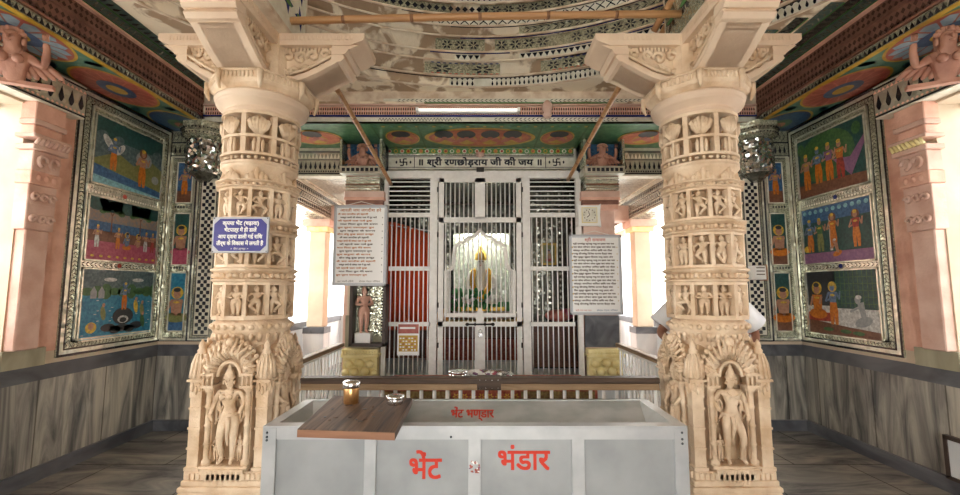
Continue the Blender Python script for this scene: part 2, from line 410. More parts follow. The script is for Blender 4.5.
def sculpture(pose, crown=True, sub=1, detail=True, skirt=True, bosom=1.):
    """statue of height about 1 facing -Y; pose maps joint names to offsets"""
    J = {'pel': (0, 0, .50), 'wai': (.01, 0, .59), 'che': (0, -.01, .70), 'nec': (0, -.005, .79), 'hea': (0, -.02, .87), 'top': (0, -.005, .93),
         'hl': (-.055, 0, .47), 'kl': (-.06, -.02, .27), 'al': (-.055, 0, .06), 'tl': (-.07, -.07, .02),
         'hr': (.055, 0, .47), 'kr': (.06, -.02, .27), 'ar': (.055, 0, .06), 'tr': (.07, -.07, .02),
         'sl': (-.115, 0, .755), 'el': (-.17, 0, .62), 'wl': (-.15, -.05, .50), 'fl': (-.145, -.06, .455),
         'sr': (.115, 0, .755), 'er': (.17, 0, .62), 'wr': (.15, -.05, .50), 'fr': (.145, -.06, .455)}
    for k, d in pose.items(): J[k] = tuple(a + b for a, b in zip(J[k], d)) if len(d) == 3 else J[k]
    R = {'pel': (.085, .06), 'wai': (.055, .045), 'che': (.085, .055), 'nec': .028, 'hea': (.052, .055), 'top': .04,
         'hl': .06, 'kl': .04, 'al': .024, 'tl': .02, 'hr': .06, 'kr': .04, 'ar': .024, 'tr': .02,
         'sl': .034, 'el': .026, 'wl': .02, 'fl': .018, 'sr': .034, 'er': .026, 'wr': .02, 'fr': .018}
    names = list(J); E = [('pel', 'wai'), ('wai', 'che'), ('che', 'nec'), ('nec', 'hea'), ('hea', 'top'), ('pel', 'hl'), ('hl', 'kl'), ('kl', 'al'), ('al', 'tl'),
                          ('pel', 'hr'), ('hr', 'kr'), ('kr', 'ar'), ('ar', 'tr'), ('che', 'sl'), ('sl', 'el'), ('el', 'wl'), ('wl', 'fl'), ('che', 'sr'), ('sr', 'er'), ('er', 'wr'), ('wr', 'fr')]
    b = skin_body([J[n] for n in names], [(names.index(p), names.index(q)) for p, q in E], [R[n] for n in names], 0, sub)
    t = MB(); hx, hy, hz = J['hea']
    if crown:
        t.lathe((hx, hy + .01, hz + .02), [(.058, 0), (.062, .015), (.050, .03), (.052, .045), (.038, .075), (.034, .085), (.016, .115), (.02, .125), (.004, .15)], 'stone', 10)
    if detail:
        px, py, pz = J['che']
        t.ball((hx, hy - .055, hz - .005), (.009, .014, .017), 'stone', 6, 4)           # nose
        t.ball((hx, hy - .048, hz - .032), (.016, .008, .006), 'stone', 6, 4)           # mouth
        for sx in (-1, 1):
            t.ball((hx + sx * .02, hy - .045, hz + .006), (.011, .008, .007), 'stone', 6, 4)  # eyes
            t.ball((hx + sx * .057, hy, hz - .02), (.014, .014, .024), 'stone', 6, 4)         # ears with rings
            t.ball((px + sx * .04, py - .055 + .02 * (1 - bosom), pz + .005), (.034, .03 * (.5 + .5 * bosom), .034), 'stone', 8, 5)
        t.tube([(px + .07 * cos(a), py - .045 - .02 * max(0, -sin(a)) , pz + .055 + .045 * sin(a)) for a in [PI + PI * i / 8 for i in range(9)]], .008, 'stone', 5)
        qx, qy, qz = J['pel']
        t.lathe((qx, qy, qz), [(.088, .015), (.098, .022), (.098, .035), (.086, .042)], 'stone', 14, sq=(1, .78), cap=False)  # girdle
        for k, n_ in (('al', 0), ('ar', 0), ('wl', 0), ('wr', 0)):
            t.ball(J[k], (.034, .034, .014) if k[0] == 'a' else (.027, .027, .012), 'stone', 8, 4)
        if skirt:
            t.tube([(qx + .0, qy - .07, qz), (qx + .01, qy - .075, qz - .1), (qx - .005, qy - .06, qz - .22), (qx, qy - .05, qz - .3)], .02, 'stone', 6, radii=[.03, .024, .018, .008])
    return join_protos(b, (t.v, t.f))
POSES = [
    {'el': (-.05, -.02, .12), 'wl': (.0, -.02, .34), 'fl': (.04, 0, .42), 'kr': (.07, -.05, .06), 'ar': (-.05, 0, .08), 'tr': (-.05, 0, .08), 'che': (-.03, 0, 0), 'nec': (-.03, 0, 0), 'hea': (-.015, 0, 0), 'top': (-.01, 0, 0), 'sl': (-.03, 0, .01), 'sr': (-.03, 0, -.01), 'pel': (.02, 0, 0)},
    {'er': (.03, -.02, .10), 'wr': (-.03, -.04, .26), 'fr': (-.06, -.04, .32), 'kl': (-.05, -.06, .05), 'al': (.08, 0, .06), 'tl': (.08, 0, .06), 'che': (.03, 0, 0), 'nec': (.03, 0, 0), 'hea': (.01, 0, 0), 'top': (0, 0, 0), 'sl': (.03, 0, -.01), 'sr': (.03, 0, .01)},
    {'el': (.0, -.04, -.01), 'wl': (.09, -.08, .10), 'fl': (.12, -.08, .16), 'er': (0, -.04, 0), 'wr': (-.09, -.08, .10), 'fr': (-.12, -.08, .16)},
    {'kl': (-.11, -.06, .12), 'al': (-.02, 0, .12), 'tl': (-.02, 0, .12), 'kr': (.09, -.06, .02), 'er': (.04, 0, .12), 'wr': (.03, 0, .30), 'fr': (.0, 0, .38), 'wl': (.10, -.04, .02), 'fl': (.14, -.04, .02), 'pel': (0, 0, -.04), 'hl': (0, 0, -.03), 'hr': (0, 0, -.03)},
]
SMALL = [sculpture(p, True, 0, False) for p in POSES]
BIG = [sculpture({'wl': (-.02, -.02, .02), 'er': (.0, -.01, .03), 'wr': (.02, -.05, .06), 'fr': (.03, -.06, .10), 'pel': (.025, 0, 0), 'che': (-.01, 0, 0), 'hea': (-.01, 0, 0), 'kl': (-.005, -.03, 0), 'kr': (.02, -.02, 0), 'hr': (.01, 0, 0)}, True, 2),
       sculpture({'el': (-.01, 0, .03), 'wl': (-.02, -.05, .08), 'fl': (-.02, -.06, .14), 'wr': (-.0, -.02, 0), 'pel': (-.02, 0, 0), 'kr': (.03, -.05, .02), 'ar': (.04, 0, .0), 'tr': (.05, 0, 0), 'hea': (.01, 0, 0), 'che': (.01, 0, 0)}, True, 2, bosom=.1)]
def bust(sub=1):
    """winged bracket figure: head, chest, both arms raised; about 1 unit wide, facing -Y, base at z=0"""
    J = [(0, .05, .0), (0, 0, .18), (0, -.05, .38), (0, -.08, .50), (0, -.12, .62), (0, -.09, .76), (-.18, -.02, .40), (-.36, -.06, .28), (-.40, -.10, .52), (-.38, -.10, .66), (.18, -.02, .40), (.36, -.06, .28), (.40, -.10, .52), (.38, -.10, .66)]
    E = [(0, 1), (1, 2), (2, 3), (3, 4), (4, 5), (2, 6), (6, 7), (7, 8), (8, 9), (2, 10), (10, 11), (11, 12), (12, 13)]
    b = skin_body(J, E, [(.16, .12), (.13, .1), (.16, .11), .07, (.12, .13), .09, .075, .06, .05, .045, .075, .06, .05, .045], 1, 2)
    t = MB(); hx, hy, hz = 0, -.12, .63
    t.ball((0, hy - .135, hz), (.022, .035, .04), 'pink', 6, 5); t.ball((0, hy - .12, hz - .065), (.042, .02, .014), 'pink', 8, 4)
    for sx in (-1, 1):
        t.ball((sx * .05, hy - .115, hz + .03), (.03, .02, .016), 'pink', 8, 4); t.ball((sx * .135, hy + .01, hz - .03), (.03, .04, .06), 'pink', 8, 5)
        t.ball((sx * .09, -.15, .34), .075, 'pink', 8, 5)
        for k in range(4): # fingers
            t.tube([(sx * (.36 + .02 * k), -.12, .68), (sx * (.355 + .022 * k), -.15, .74), (sx * (.355 + .022 * k), -.13, .79)], .011, 'pink', 5)
        for k in range(6): # curls of hair
            a = PI * .12 + k * PI * .15
            t.ball((sx * .135 * cos(a * .9), hy + .02, hz + .04 + .12 * sin(a)), .04, 'pink', 6, 4)
        for k in range(5): t.ball((sx * (.12 + .075 * k), .06, .20 + .02 * k), (.05, .05, .12 + .02 * k), 'pink', 6, 5, Matrix.Rotation(-sx * (.4 + .12 * k), 3, 'Y'))
    t.tube([(.13 * cos(a), -.13, .47 + .11 * sin(a)) for a in [PI + PI * i / 8 for i in range(9)]], .018, 'pink', 5)
    return join_protos(b, (t.v, t.f))
BUST = bust()
def TRS(loc, s=1, rz=0, rx=0, ry=0, sx=None):
    S = Matrix.Diagonal((sx if sx else s, s, s, 1)) if not hasattr(s, '__len__') else Matrix.Diagonal((*s, 1))
    return Matrix.Translation(loc) @ Matrix.Rotation(rz, 4, 'Z') @ Matrix.Rotation(ry, 4, 'Y') @ Matrix.Rotation(rx, 4, 'X') @ S
# ================================================================ THE SETTING
ST = 'structure'
XW = 3.5           # side walls
DC = Vector((0, 1.3, 0))   # dome centre
MB().box((-3.7, -3.4, -.2), (3.7, 9.2, 0), 'floor').build('floor', kind=ST)
MB().box((-40, -40, -.5), (40, 50, -.25), 'palemarble').build('floor_courtyard', kind=ST)

def side_wall(sx, name):
    X = lambda a: sx * a
    w = MB()
    spans = [(-3.4, -2.2), (-.8, -.4), (1.0, 1.5), (3.2, 4.75)] if sx < 0 else [(-3.4, 2.2), (3.2, 4.75)]       # masonry between windows; unseen right side closed up to dim that side
    for a, b in spans: w.box((X(XW), a, .9), (X(XW + .3), b, 3.3), 'pinklight' if b < 4 else 'wallcream')
    w.box((X(XW), -3.4, 2.92), (X(XW + .3), 4.75, 3.9), 'wallcream')
    w.box((X(XW), -3.4, 0), (X(XW + .3), 4.95, .78), 'dado')
    w.box((X(XW - .012), -3.4, .78), (X(XW + .3), 4.75, .90), 'darkmarble')
    w.box((X(XW + .0), -3.4, .90), (X(XW + .3), 3.5, 1.02), 'greenmarble')
    w.box((X(XW - .004), 3.42, .90), (X(XW + .2), 4.74, .925), 'wallcream')
    # pink wall beside the pilaster
    w.box((X(XW - .006), 3.42, 1.0), (X(XW), 3.60, 3.2), 'pink')
    # marble blocks at the sill, standing a little proud
    w.box((X(XW - .03), 3.18, .90), (X(XW + .3), 3.50, 1.04), 'greenmarble')
    # return wall facing the hall
    w.box((X(2.85), 4.75, 0), (X(XW + .3), 4.95, .78), 'dado')
    w.box((X(2.85), 4.738, .78), (X(XW + .3), 4.95, .90), 'darkmarble')
    w.box((X(2.85), 4.75, .90), (X(XW + .3), 4.95, 3.3), 'wallcream')
    w.build('wall_' + name, kind=ST)
    b = MB()
    b.box((X(XW - .03), -3.4, 0), (X(XW), 4.75, .11), 'darkmarble').box((X(2.85), 4.72, 0), (X(XW), 4.75, .11), 'darkmarble')
    b.build('baseboard_' + name, kind=ST)
    # corridor outer wall behind: low marble parapet, lintel
    c = MB()
    c.box((X(2.9), 4.95, 0), (X(3.1), 9.2, .86), 'palemarble').box((X(2.88), 4.95, .86), (X(3.1), 9.2, .97), 'darkmarble')
    c.box((X(2.9), 4.95, 2.75), (X(3.1), 9.2, 3.3), 'wallcream')
    c.box((X(1.75), 9.0, 0), (X(3.1), 9.2, .95), 'palemarble').box((X(1.75), 9.0, 2.6), (X(3.1), 9.2, 3.3), 'pink')
    c.box((X(2.9), 4.95, 0), (X(3.1), 5.2, 3.3), 'wallcream')
    c.build('wall_corridor_' + name, kind=ST)
for sx, nm in ((-1, 'left'), (1, 'right')): side_wall(sx, nm)

# window grilles in the side openings
def window(sx, y0, y1, n):
    g = MB(); X = sx * (XW + .22)
    for k in range(5):
        z = 1.04 + (2.9 - 1.04) * k / 4; g.box((X - .012, y0, z - .012), (X + .012, y1, z + .012), 'windowbar')
    for k in range(8):
        y = y0 + (y1 - y0) * k / 7; g.tube([(X, y, 1.02), (X, y, 2.92)], .009, 'windowbar', 6)
    g.build('window_%d' % n, kind=ST)
i = 1
for sx in (-1, 1):
    for y0, y1 in (((1.5, 3.2), (-.4, 1.0), (-2.2, -.8)) if sx < 0 else ((2.2, 3.2),)): window(sx, y0, y1, i); i += 1  # unseen left windows added for light, right ones left out for less

# painted soffit at the foot of the dome
ZS = 3.3
s = MB()
for sx in (-1, 1): s.box((sx * 3.0, -3.4, ZS), (sx * 3.8, 5.4, ZS + .1), 'plaster2')
s.box((-3.0, 4.5, ZS), (3.0, 5.5, ZS + .1), 'plaster2')
fr = Fr(s, (0, 0, ZS), (1, 0, 0), (0, 1, 0), (0, 0, -1), q=.0022)
def lotus(cx, cy, rx, ry, ring, pet, mid, heart):
    fr.ell(cx, cy, rx, ry, 'c_yel', 3, 40); fr.ell(cx, cy, rx * .94, ry * .94, ring, 4, 40)
    for k in range(16):
        a = 2 * PI * (k + .5) / 16
        fr.poly([(cx + rx * r * cos(a + d), cy + ry * r * sin(a + d)) for r, d in ((.3, -.10), (.55, -.165), (.8, -.165), (.90, 0), (.8, .165), (.55, .165), (.3, .10))], pet, 5)
    fr.ell(cx, cy, rx * .44, ry * .44, mid, 6, 30); fr.ell(cx, cy, rx * .24, ry * .24, heart, 7, 24)
for sx in (-1, 1):
    u0, u1 = (-3.5, -3.0) if sx < 0 else (3.0, 3.5)
    fr.rect(u0, -3.3, u1, 5.4, 'c_teal', 1, 1)
    fr.rect(sx * 3.0, -3.3, sx * 3.05, 4.5, 'c_yel', 2)
    pats = [('c_pink', 'c_rose', 'c_blue', 'c_yel'), ('c_blue', 'p_blue', 'c_green', 'c_red'), ('c_rose', 'c_lblue', 'c_blue', 'c_yel')]
    y = -2.75; k = 0
    seq = {5: 1, 4: 0, 3: 2, 2: 0, 1: 1, 0: 2, 6: 0}
    for k in range(7):
        cy = 3.72 + (k - 4) * .86; rng = pats[seq[k]]
        lotus(sx * 3.27, cy, .25, .40, *rng)
        for dy in (-.43, .43): # little leaves in the corners
            for q in (-1, 1): fr.ell(sx * 3.27 + q * .17, cy + dy, .06, .035, 'p_cyan', 4, 10, q * .6)
# soffit over the gate bay and beside it
def medal(cx, cy, rx, ry, heads):
    fr.ell(cx, cy, rx, ry, 'c_yel', 3, 36); fr.ell(cx, cy, rx * .93, ry * .88, 'c_rose', 4, 36); fr.ell(cx, cy, rx * .88, ry * .82, 'c_red', 5, 36)
    for hx in heads:
        fr.ell(hx, cy + .03, .12, ry * .6, 'c_yel', 6, 20); fr.ell(hx - .05, cy + .02, .05, ry * .4, 'c_pink', 7, 14, .5); fr.ell(hx + .05, cy + .02, .05, ry * .4, 'c_pink', 7, 14, -.5)
        fr.ell(hx, cy - .14, .11, ry * .40, 'p_dark', 8, 16); fr.ell(hx, cy - .02, .035, .05, 'c_rose', 9, 12)
fr.rect(-3.0, 4.55, 3.0, 5.4, 'c_green', 1, 1)
fr.rect(-1.2, 4.6, 1.2, 5.36, 'c_green', 2)
medal(0, 4.98, .66, .32, (-.42, -.16, .12, .38)); medal(-.92, 4.98, .2, .25, (-.92,)); medal(.92, 4.98, .2, .25, (.92,))
for sx in (-1, 1): medal(sx * 1.95, 4.98, .30, .25, (sx * 1.95,)); medal(sx * 2.65, 4.98, .25, .25, (sx * 2.65,))
for x in (-1.2, -.69, .69, 1.2): fr.rect(x - .01, 4.58, x + .01, 5.38, 'p_green', 4)
for k in range(26):
    x = -1.17 + k * .094
    for yy in (4.62, 5.34): fr.ell(x, yy, .02, .02, 'c_yel' if k % 2 else 'c_teal', 4, 8)
s.build('ceiling_soffit', kind=ST)

# fascia under the dome
f = MB()
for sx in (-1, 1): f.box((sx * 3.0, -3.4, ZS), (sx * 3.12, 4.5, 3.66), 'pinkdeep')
f.box((-3.12, 4.5, ZS), (3.12, 4.62, 3.64), 'plaster2')
for sx in (-1, 1):
    a = Fr(f, (sx * 3.0, 0, 0), (0, 1, 0), (0, 0, 1), (-sx, 0, 0))
    a.rect(-3.3, ZS, 4.48, ZS + .05, 'mirrorg', 1); a.row(-3.3, ZS, 4.48, ZS + .05, 'triup', 'dark', 190, 2)
    a.bar(-3.3, ZS + .055, 4.46, ZS + .075, .022, 'pinkdeep')
    a.row(-3.3, ZS + .08, 4.48, ZS + .19, 'lattice', 'hole', 88, 2)
    a.bar(-3.3, ZS + .195, 4.46, ZS + .215, .028, 'pinkdeep')
    a.row(-3.3, ZS + .22, 4.48, ZS + .32, 'lattice', 'hole', 88, 2)
    a.bar(-3.3, ZS + .325, 4.46, ZS + .355, .035, 'pink')
a = Fr(f, (0, 4.5, 0), (1, 0, 0), (0, 0, 1), (0, -1, 0))
a.rect(-2.98, ZS, 2.98, ZS + .05, 'white', 1)
a.row(-1.1, ZS + .005, -.2, ZS + .045, 'zig', 'dark', 26, 2); a.row(.15, ZS + .005, 1.5, ZS + .045, 'leaf', 'dark', 30, 2); a.row(-2.8, ZS + .005, -1.9, ZS + .045, 'drop', 'blue', 24, 2)
a.bar(-2.98, ZS + .052, 2.98, ZS + .066, .03, 'blue')
a.rect(-2.98, ZS + .07, 2.98, ZS + .165, 'pink', 1)
a.row(-2.98, ZS + .072, 2.98, ZS + .163, 'lattice', 'hole', 120, 2)
a.row(-2.98, ZS + .10, 2.98, ZS + .135, 'diamond', 'pinklight', 120, 3)
a.bar(-2.98, ZS + .17, 2.98, ZS + .185, .04, 'pinklight'); a.bar(-.6, ZS + .19, 1.4, ZS + .20, .045, 'greeninlay')
for x0, x1 in ((-2.7, -1.5), (-1.3, -.7), (.9, 1.25), (1.6, 2.6)): a.bar(x0, ZS + .19, x1, ZS + .215, .03, 'plaster')
a.rect(-1.05, ZS + .215, 2.6, ZS + .26, 'white', 1); a.row(-.9, ZS + .22, 2.6, ZS + .255, 'leaf', 'dark', 74, 2, skip=lambda t: .4 < t < .47)
for px in (545,): # stone boss
    f.lathe((.72, 4.44, ZS + .02), [(.03, 0), (.05, .03), (.035, .07), (.055, .10), (.05, .15), (.02, .19)], 'pinklight', 12)
f.build('trim_1', kind=ST)

# flat ring and corbelled dome with mirror-work courses
RY = [(97, 3.12), (77, 3.05), (62, 2.985), (53, 2.93), (37.5, 2.87), (27, 2.82), (16, 2.77), (4, 2.70), (-12, 2.6), (-40, 2.45), (-80, 2.2)]
prof = []
ZR = []
for (y0, r0), (y1, r1) in zip(RY[:-1], RY[1:]):
    z0 = EYE + slope(y0) * (r0 + 1.3); z1 = EYE + slope(y1) * (r0 + 1.3 - .015)
    if not prof: z0 = 3.64
    ZR.append((r0, z0, z1)); prof += [(r0, z0), (r0 - .012, z1)]
zt = prof[-1][1]
prof += [(2.1, zt + .02), (1.6, zt + .35), (.9, zt + .6), (.3, zt + .7), (.01, zt + .7)]
d = MB()
N = 96; vs = []; fs = []
# flat ring between the square and the circle
sqp = []
for k in range(N):
    a = 2 * PI * k / N; c_, s_ = cos(a), sin(a)
    tx = 3.2 / abs(c_) if abs(c_) > 1e-6 else 99; ty = (3.35 if s_ > 0 else 4.7) / abs(s_) if abs(s_) > 1e-6 else 99
    t = min(tx, ty); sqp.append((DC.x + c_ * t, DC.y + s_ * t, 3.64))
ring = [(DC.x + 3.12 * cos(2 * PI * k / N), DC.y + 3.12 * sin(2 * PI * k / N), 3.64) for k in range(N)]
d.add(sqp + ring, [[k, (k + 1) % N, N + (k + 1) % N, N + k] for k in range(N)], 'plaster')
d.lathe((DC.x, DC.y, 0), prof, 'plaster', N, True, 0, (1, 1), False)
cf = Fr(d, (0, 0, 3.64), (1, 0, 0), (0, 1, 0), (0, 0, -1), q=.002)
for sx in (-1, 1):
    for k, x in enumerate((2.95, 2.84, 2.73, 2.60, 2.47, 2.34)):
        if sx < 0 and k > 1: continue
        for s_y in (1, -1):
            ye = DC.y + s_y * (math.sqrt(3.12 ** 2 - (x - .12) ** 2) + .02); yo = 4.48 if s_y > 0 else -3.0
            y0_, y1_ = sorted((ye, yo)); x0_, x1_ = sorted((sx * x, sx * (x - .10)))
            cf.rect(x0_, y0_, x1_, y1_, 'tealpaint' if sx < 0 or k % 2 == 0 else 'mirrord', 1)
            cf.row(x0_ + .01, y0_, x1_ - .01, y1_, ('zig', 'drop', 'leaf')[k % 3], 'mirrorg' if k % 2 == 0 else 'dark', max(2, int((y1_ - y0_) / .06)), 2, True)
            cf.rect(sx * x - .006, y0_, sx * x + .006, y1_, 'greeninlay', 3)
def band_fr(i):
    r, z0, z1 = ZR[i]
    return Fr(d, fn=lambda u, v, o: Vector((DC.x + (r - .012 * v - o - .002) * cos(u), DC.y + (r - .012 * v - o - .002) * sin(u), z0 + (z1 - z0) * v)))
A0, A1 = rad(22), rad(158)
def arcs(i, v0, v1, m, spans, lay=1):
    b = band_fr(i)
    for a, c in spans:
        n = max(2, int((c - a) / .035)); b.rect(a, v0, c, v1, m, lay, n)
def motifs(i, v0, v1, motif, m, spans, pitch, lay=3, m2=None):
    b = band_fr(i)
    for a, c in spans:
        n = max(1, int((c - a) / pitch)); b.row(a, v0, c, v1, motif, m, n, lay, m2=m2)
full = [(A0, rad(108))]; right = [(A0, rad(88))]; L = lambda *d: [(rad(a), rad(c)) for a, c in d]
left_bits = [(rad(128), rad(158))]
arcs(0, .12, .86, 'white', L((22, 96))); arcs(0, .86, .93, 'dark', L((22, 112))); arcs(0, .05, .10, 'greeninlay', L((30, 84)))
motifs(0, .16, .86, 'dropcap', 'dark', L((22, 88), (91, 96)), .0155)
arcs(1, .12, .84, 'mirrorg', L((22, 78), (86, 101))); motifs(1, .14, .80, 'petal', 'dark', L((22, 77), (87, 92), (95, 100)), .05); arcs(1, .88, .95, 'dark', L((22, 76)))
motifs(1, .8, .9, 'dot', 'blue', L((22, 76), (86, 100)), .02, 5); motifs(1, .12, .2, 'dot', 'redinlay', L((22, 76), (86, 100)), .02, 5)
arcs(2, .1, .8, 'white', L((22, 82), (90, 95))); motifs(2, .15, .75, 'tri', 'dark', L((24, 46), (48, 60), (63, 82), (90, 95)), .02); arcs(2, .86, .99, 'blue', L((22, 80), (84, 100)))
arcs(3, .10, .84, 'mirrorg', L((22, 87), (89, 99))); motifs(3, .12, .82, 'petal', 'dark', L((22, 72), (76, 87), (90, 98)), .042); arcs(3, .9, .97, 'blue', L((22, 94)))
arcs(4, .15, .85, 'mirrorg', L((46, 82), (22, 40))); motifs(4, .2, .8, 'leaf', 'dark', L((46, 81), (22, 40)), .024); arcs(4, .9, .99, 'dark', L((30, 96)))
arcs(5, .08, .9, 'white', L((22, 102))); motifs(5, .12, .86, 'x', 'dark', L((22, 100)), .034); arcs(5, .92, .99, 'dark', L((22, 106)))
arcs(6, .1, .9, 'mirrorg', L((22, 90), (96, 112))); motifs(6, .12, .85, 'petal', 'dark', L((22, 88)), .045); motifs(6, .2, .8, 'diamond', 'dark', L((88, 110)), .025)
arcs(7, .1, .5, 'white', L((22, 104))); motifs(7, .15, .45, 'dropcap', 'dark', L((22, 100)), .02); arcs(7, .6, .95, 'mirrorg', L((22, 100))); motifs(7, .62, .93, 'zig', 'dark', L((22, 100)), .03)
# greenish courses to the right and far right, dark teal paint to the left
for i in range(0, 3): arcs(i, .05, .95, 'mirrorg' if i != 1 else 'greeninlay', L((-4, 21))); motifs(i, .15, .85, ['dropcap', 'leaf', 'diamond'][i], 'dark', L((-4, 21)), .04)
arcs(0, .1, .9, 'p_deep', L((150, 186))); arcs(2, .1, .9, 'p_deep', L((166, 190)))
motifs(0, .2, .8, 'zig', 'mirrorg', L((150, 186)), .06)
# rolls between the courses
for i, (r, z0, z1) in enumerate(ZR[:8]):
    pts = [(DC.x + (r - .004) * cos(a), DC.y + (r - .004) * sin(a), z0 + .008) for a in [rad(-10 + k * 2.5) for k in range(82)]]
    d.tube(pts, .011, 'plaster2', 6)
d.build('ceiling_dome', kind=ST)
# unseen wall behind the viewer, added with its doorway to shape the daylight
e = MB(); e.box((-3.8, -3.6, 0), (-1.7, -3.4, 3.9), 'wallcream').box((1.7, -3.6, 0), (3.8, -3.4, 3.9), 'wallcream').box((-1.7, -3.6, 2.8), (1.7, -3.4, 3.9), 'wallcream')
e.build('wall_added_rear', kind=ST)
# roof slab sides above the dome foot, so no daylight leaks in
r_ = MB(); r_.lathe((DC.x, DC.y, 0), [(4.6, 3.7), (4.6, 6.6), (.01, 6.65)], 'wallcream', 48, cap=False)
r_.build('ceiling_roof', kind=ST)

# corridor and sanctum ceilings, sanctum plinth
c = MB(); c.box((-1.7, 5.5, 3.02), (1.7, 9.2, 3.3), 'mirrord').box((-3.1, 5.5, 3.02), (-1.7, 9.2, 3.3), 'mirror').box((1.7, 5.5, 3.02), (3.1, 9.2, 3.3), 'mirror') 
c.build('ceiling_back', kind=ST)

# valance of mirror work over the side passages, at the back of the soffit
v = MB()
for sx in (-1, 1):
    v.box((sx * 1.62, 5.36, 2.93), (sx * 3.1, 5.5, ZS), 'white')
    a = Fr(v, (0, 5.36, 0), (1, 0, 0), (0, 0, 1), (0, -1, 0))
    x0, x1 = sorted((sx * 1.64, sx * 2.86))
    a.rect(x0, 2.95, x1, 3.26, 'mglass', 1)
    a.rect(x0, 2.955, x1, 2.97, 'dark', 2); a.rect(x0, 3.235, x1, 3.25, 'dark', 2)
    a.row(x0, 3.15, x1, 3.23, 'triup', 'white', 26, 2); a.rect(x0, 3.135, x1, 3.145, 'dark', 2)
    a.row(x0, 3.01, x1, 3.13, 'drop', 'dark', 20, 3); a.row(x0, 2.975, x1, 3.005, 'diamond', 'dark', 40, 3)
v.build('trim_2', kind=ST)
# mirror-clad beams running back along the corridors
b = MB()
for sx in (-1, 1):
    X0, X1 = sx * 2.42, sx * 2.72
    b.box((X0, 5.52, 2.62), (X1, 9.0, 3.02), 'white')
    a = Fr(b, (X0, 0, 0), (0, 1, 0), (0, 0, 1), (-sx, 0, 0))
    a.rect(5.53, 2.63, 9, 3.0, 'mglass', 1)
    for z in (2.65, 2.74, 2.83, 2.92): a.rect(5.53, z, 9, z + .012, 'dark', 2)
    a.row(5.53, 2.665, 9, 2.735, 'diamond', 'dark', 50, 3); a.row(5.53, 2.755, 9, 2.825, 'zig', 'dark', 46, 3); a.row(5.53, 2.845, 9, 2.915, 'tri', 'dark', 50, 3)
    a = Fr(b, (0, 0, 2.62), (0, 1, 0), (1, 0, 0), (0, 0, -1)); x0, x1 = sorted((X0, X1))
    a.rect(5.53, x0, 9, x1, 'mirrorg', 1); a.row(5.53, x0 + .03, 9, x1 - .03, 'petal', 'dark', 18, 2)
    # cross beam at the second bay
    b.box((sx * 1.75, 6.9, 2.6), (sx * 2.42, 7.15, 2.85), 'pinklight')
b.build('trim_3', kind=ST)

# sanctum shell
w = MB()
for sx in (-1, 1):
    w.box((sx * 1.62, 5.56, .0), (sx * 1.75, 8.6, 3.02), 'pinklight')
    w.box((sx * 1.58, 5.56, .4), (sx * 1.62, 8.5, 3.02), 'mirrord')
    a = Fr(w, (sx * 1.58, 0, 0), (0, 1, 0), (0, 0, 1), (-sx, 0, 0))
    for k in range(6): a.row(5.6 + k * .45, .9, 5.66 + k * .45, 3.0, 'drop', 'dark', 26, 2, True)
w.box((-1.75, 8.5, 0), (1.75, 8.62, 3.02), 'pinklight')
w.box((-1.75, 5.46, 3.02), (1.75, 5.60, ZS), 'white')
w.build('wall_sanctum', kind=ST)
w = MB(); w.box((-1.78, 5.12, 0), (1.78, 8.5, .40), 'palemarble').box((-1.80, 5.10, .34), (1.80, 5.3, .40), 'darkmarble')
w.build('floor_sanctum', kind=ST)

# inscription lintel over the gate
g = MB()
g.box((-1.22, 5.38, 3.03), (1.22, 5.46, ZS), 'white')
a = Fr(g, (0, 5.38, 0), (1, 0, 0), (0, 0, 1), (0, -1, 0))
a.rect(-1.2, 3.225, 1.2, 3.295, 'greeninlay', 1)
for k in range(30):
    x = -1.16 + k * .08; a.ell(x, 3.26, .028, .027, 'c_yel' if k % 2 else 'white', 2, 10); a.ell(x, 3.26, .018, .018, ['redinlay', 'greeninlay', 'c_red'][k % 3], 3, 8)
a.bar(-1.2, 3.205, 1.2, 3.222, .02, 'mirrorg'); a.rect(-1.2, 3.195, 1.2, 3.203, 'dark', 2)
a.rect(-1.2, 3.04, 1.2, 3.19, 'white', 1); a.rect(-1.2, 3.045, 1.2, 3.053, 'dark', 2); a.rect(-1.2, 3.18, 1.2, 3.188, 'dark', 2)
write(a, '॥ श्री रणछोड़राय जी की जय ॥', 0, 3.072, .082, 'dark', 1.56, bold=.009)
def swastika(a, cx, cy, h, m):
    w_ = h * .18
    a.line((cx, cy - h / 2), (cx, cy + h / 2), w_, m, 4); a.line((cx - h / 2, cy), (cx + h / 2, cy), w_, m, 4)
    a.line((cx, cy + h / 2), (cx + h / 2, cy + h / 2), w_, m, 4); a.line((cx, cy - h / 2), (cx - h / 2, cy - h / 2), w_, m, 4)
    a.line((cx + h / 2, cy + w_ / 2), (cx + h / 2, cy - h / 2), w_, m, 4); a.line((cx - h / 2, cy - w_ / 2), (cx - h / 2, cy + h / 2), w_, m, 4)
for sx in (-1, 1):
    swastika(a, sx * .98, 3.115, .085, 'dark')
    for q in (-.09, .09): a.ell(sx * .98 + q, 3.115, .012, .02, 'dark', 3, 8)
    a.rect(sx * .84 - .005, 3.04, sx * .84 + .005, 3.19, 'dark', 3)
g.lathe((0, 5.36, 3.21), [(.0, -.04), (.05, -.02), (.06, 0), (.05, .02), (0, .04)], 'pinklight', 8)
g.build('trim_4', kind=ST)

